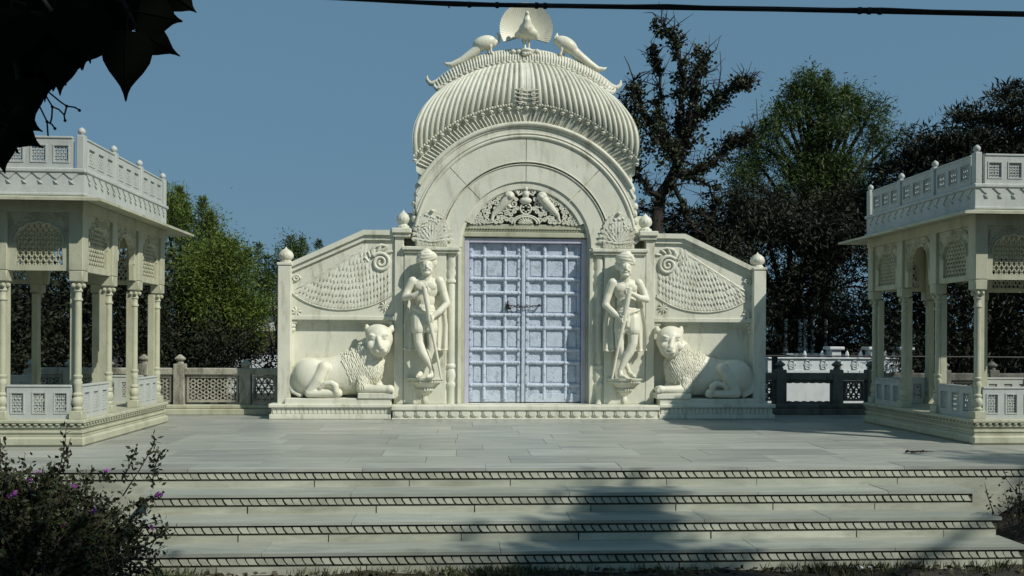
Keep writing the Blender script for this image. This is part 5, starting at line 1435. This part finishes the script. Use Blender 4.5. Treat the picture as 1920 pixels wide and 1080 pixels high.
# ================================================================== FLOWERING BUSH and low growth
def bush():
    t = thing('flowering_bush', (-2.75, 5.5, -.6), 'dark leafy bush dotted with purple flowers at the left end of the steps', 'bush')
    w_ = MB(); P, D = [], []; tips = []
    def stem(base, tip, leafs=26, r=.006, sz=.02):
        base, tip = Vector(base), Vector(tip); bow = Vector((rng.normal() * .06, rng.normal() * .05, .05)); pts = [base, base.lerp(tip, .35) + bow, base.lerp(tip, .7) + bow * .6, tip]
        w_.tube(pts, [r, r * .8, r * .5, r * .25], 5)
        for _ in range(leafs):
            s = rng.uniform(.12, 1) ** .8; i = min(2, int(s * 3)); p = pts[i].lerp(pts[i + 1], s * 3 - i); P.append(np.array(p) + rng.normal(size=3) * sz); D.append(unit(1)[0] + np.array([0, 0, .35]))
    for i in range(520):
        a = rng.uniform(0, 2 * PI); rr = rng.uniform(0, 1) ** .6; bx, by = -2.75 + rng.normal() * .35, 5.5 + rng.normal() * .15
        tx = -2.78 + rr * 1.05 * math.cos(a); ty = 5.5 + rr * .42 * math.sin(a); h = .80 - .30 * max(0, (tx + 2.3) / .5) - .25 * rr * rr + rng.normal() * .07
        tip = Vector((tx, ty, -.6 + max(.15, h))); stem((bx, by, -.6), tip, 52, .005, .034); tips.append(tip)
    Yb = 5.5
    def sp(pts, n, r=.0045, sz=.016):
        pp = [U(x, y, Yb) for x, y in pts]; w_.tube(pp, [lerp(r, .0015, i / len(pp)) for i in range(len(pp))], 5)
        for _ in range(n):
            s = rng.uniform(0.1, 1) * (len(pp) - 1); i = min(len(pp) - 2, int(s)); p = pp[i].lerp(pp[i + 1], s - i); P.append(np.array(p) + rng.normal(size=3) * sz); D.append(unit(1)[0] + np.array([0, 0, .4]))
    sp([(100, 930), (112, 880), (122, 830), (125, 792)], 56); sp([(112, 890), (125, 855), (132, 822)], 26); sp([(230, 930), (262, 880), (285, 840), (292, 822)], 26); sp([(285, 905), (292, 870), (300, 845)], 60, sz=.022); sp([(228, 900), (245, 870), (256, 838)], 34)
    sp([(90, 920), (96, 890), (102, 868)], 40, sz=.02); sp([(160, 930), (160, 900), (162, 880)], 40, sz=.018); sp([(-5, 900), (2, 860), (0, 820)], 40); sp([(200, 900), (200, 885)], 20); sp([(240, 950), (275, 940), (305, 925)], 60, sz=.022); sp([(230, 1040), (280, 1020), (318, 990)], 80, sz=.025); sp([(250, 1000), (270, 985), (302, 975)], 50, sz=.022); sp([(220, 1000), (260, 970), (276, 962)], 40)
    w_.build('stem', 'bark', t, smooth=True, angle=None)
    npmesh('foliage', leaf_quads(np.array(P), np.array(D), .038, .021), 4, 'leaf_bush', t)
    for x, y in ((199, 881), (298, 928), (177, 957), (58, 903), (4, 964), (72, 888), (30, 925), (120, 983), (18, 930), (140, 910), (285, 990)):
        f = MB(); c = U(x, y, Yb - .16 if y > 900 and x < 260 else Yb - .03)
        for i in range(9 if x in (199, 298, 177) else 5):
            d = Vector(unit(1)[0]); d.y = -abs(d.y); c2 = c + d * .011
            for j in range(5):
                a = 2 * PI * j / 5; u = d.orthogonal().normalized(); v = d.cross(u); e = u * math.cos(a) + v * math.sin(a); f.leafplate(c2, e + d * .4, e.cross(d), d, .010, .008, .002)
        f.build('flower', 'petal', t)
bush()
def dry_shrub():
    t = thing('dry_shrub', (4.75, 6.75, -.3), 'scrubby brown plant on the soil mound beyond the right end of the steps', 'plant')
    w_ = MB(); P, D = [], []
    for i in range(60):
        b0 = Vector((4.7 + rng.normal() * .16, 6.75 + rng.normal() * .12, -.36)); tip = b0 + Vector((rng.normal() * .14, rng.normal() * .1, rng.uniform(.1, .34)))
        w_.tube([b0, b0.lerp(tip, .5) + Vector(rng.normal(size=3) * .02), tip], [.005, .004, .0015], 4)
        for _ in range(16): P.append(np.array(b0.lerp(tip, rng.uniform(.2, 1))) + rng.normal(size=3) * .025); D.append(unit(1)[0])
    w_.build('stem', 'bark_dark', t); npmesh('foliage', leaf_quads(np.array(P), np.array(D), .04, .02), 4, 'leaf_dry', t)
dry_shrub()
def grass():
    n = 5200; x = rng.uniform(-2.2, 4.6, n); dens = .5 + .5 * np.sin(x * 2.3 + 1) + .4 * np.sin(x * 5.1); keep = rng.uniform(0, 1.5, n) < dens; x = x[keep]; n = len(x)
    y = 6.33 - np.abs(rng.normal(size=n)) * .13; pos = np.stack([x, y, np.full(n, -.61)], 1); d = unit(n) * .55 + np.array([0, 0, 1.0])
    o = npmesh('grass', leaf_quads(pos, d, .085, .007), 4, 'grass'); o['kind'] = 'stuff'
    n = 500; pos = np.stack([rng.uniform(-2.2, 4.6, n), 6.3 - np.abs(rng.normal(size=n)) * .15, np.full(n, -.585)], 1)
    o = npmesh('leaf_litter', leaf_quads(pos, unit(n) * np.array([1, 1, .15]), .06, .03), 4, 'leaf_dry'); o['kind'] = 'stuff'
grass()
def scraps():
    for (x, y, r, lab) in ((1612, 1058, .022, 'crumpled white scrap, larger and left of two on the soil below the steps'), (1631, 1061, .018, 'small white scrap lying just right of the larger one below the steps')):
        b = MB(); c = U(x, y, 6.22); c.z = -.575; b.ell(c, (r * 1.1, r, r * .7), 8, 6); b.v = [tuple(np.array(v) + rng.normal(size=3) * .003) for v in b.v]; tag(b.build('paper_scrap', 'paper', smooth=False), lab, 'litter', 'scraps below the steps')
    b = MB(); c = U(1715, 846, 8.15); c.z = .012
    for k in range(7):
        a = rng.uniform(-.5, .5); p = c + Vector((rng.uniform(-.14, .1), rng.uniform(-.02, .02), 0)); b.tube([p, p + Vector((.07 * math.cos(a), .05 * math.sin(a), .008)), p + Vector((.14, .07 * math.sin(a), .004))], [.006, .005, .002], 5)
    for k in range(6): b.leafplate(c + Vector((rng.uniform(-.12, .16), rng.uniform(-.02, .02), .005)), (rng.normal(), rng.normal(), .2), (0, 1, .2), (0, 0, 1), .05, .025, .006)
    tag(b.build('fallen_twig', 'bark_dark'), 'dry fallen twig on the terrace paving before the right pavilion', 'twig')
scraps()
def cable():
    pts = [(250, -22, 7.4), (680, -1, 6.5), (850, 8, 6.2), (1050, 11, 5.9), (1250, 14, 5.6), (1450, 17, 5.35), (1650, 21, 5.1), (1920, 26.5, 4.8)]
    pts = [(x, y, Y * .5) for x, y, Y in pts]; P = [U(*p) for p in pts]; P = [P[0] + (P[0] - P[1]) * 2] + P + [P[-1] + (P[-1] - P[-2]) * 4]
    t = thing('overhead_cable', U(1250, 14, 2.8), 'thick black overhead cable crossing the top of the view', 'cable')
    b = MB(); b.tube(P, .0083, 8); b.tube([p + Vector((0, -.006, .0045 * (1 if i % 2 else -1))) for i, p in enumerate(P)], .0045, 6)
    b.build('wire', 'cable', t, smooth=True)
    for (x, y, Y) in ((1006, 10.5, 2.975), (1022, 11, 2.965), (880, 8.6, 3.075), (932, 9.5, 3.025), (1612, 20, 2.57), (1630, 20.4, 2.56), (1650, 21, 2.55)):
        c = MB(); a = U(x - 4, y, Y); e = U(x + 4, y, Y); c.tube([a, a.lerp(e, .2), a.lerp(e, .8), e], [.008, .0112, .0112, .008], 8); c.build('clamp', 'cable', t, smooth=True)
    h = MB(); h.tube([U(846, 8, 3.1), U(843, 9, 3.1), U(841, 12, 3.1), U(843, 15, 3.1)], .0025, 5); h.build('hook', 'cable', t)
cable()
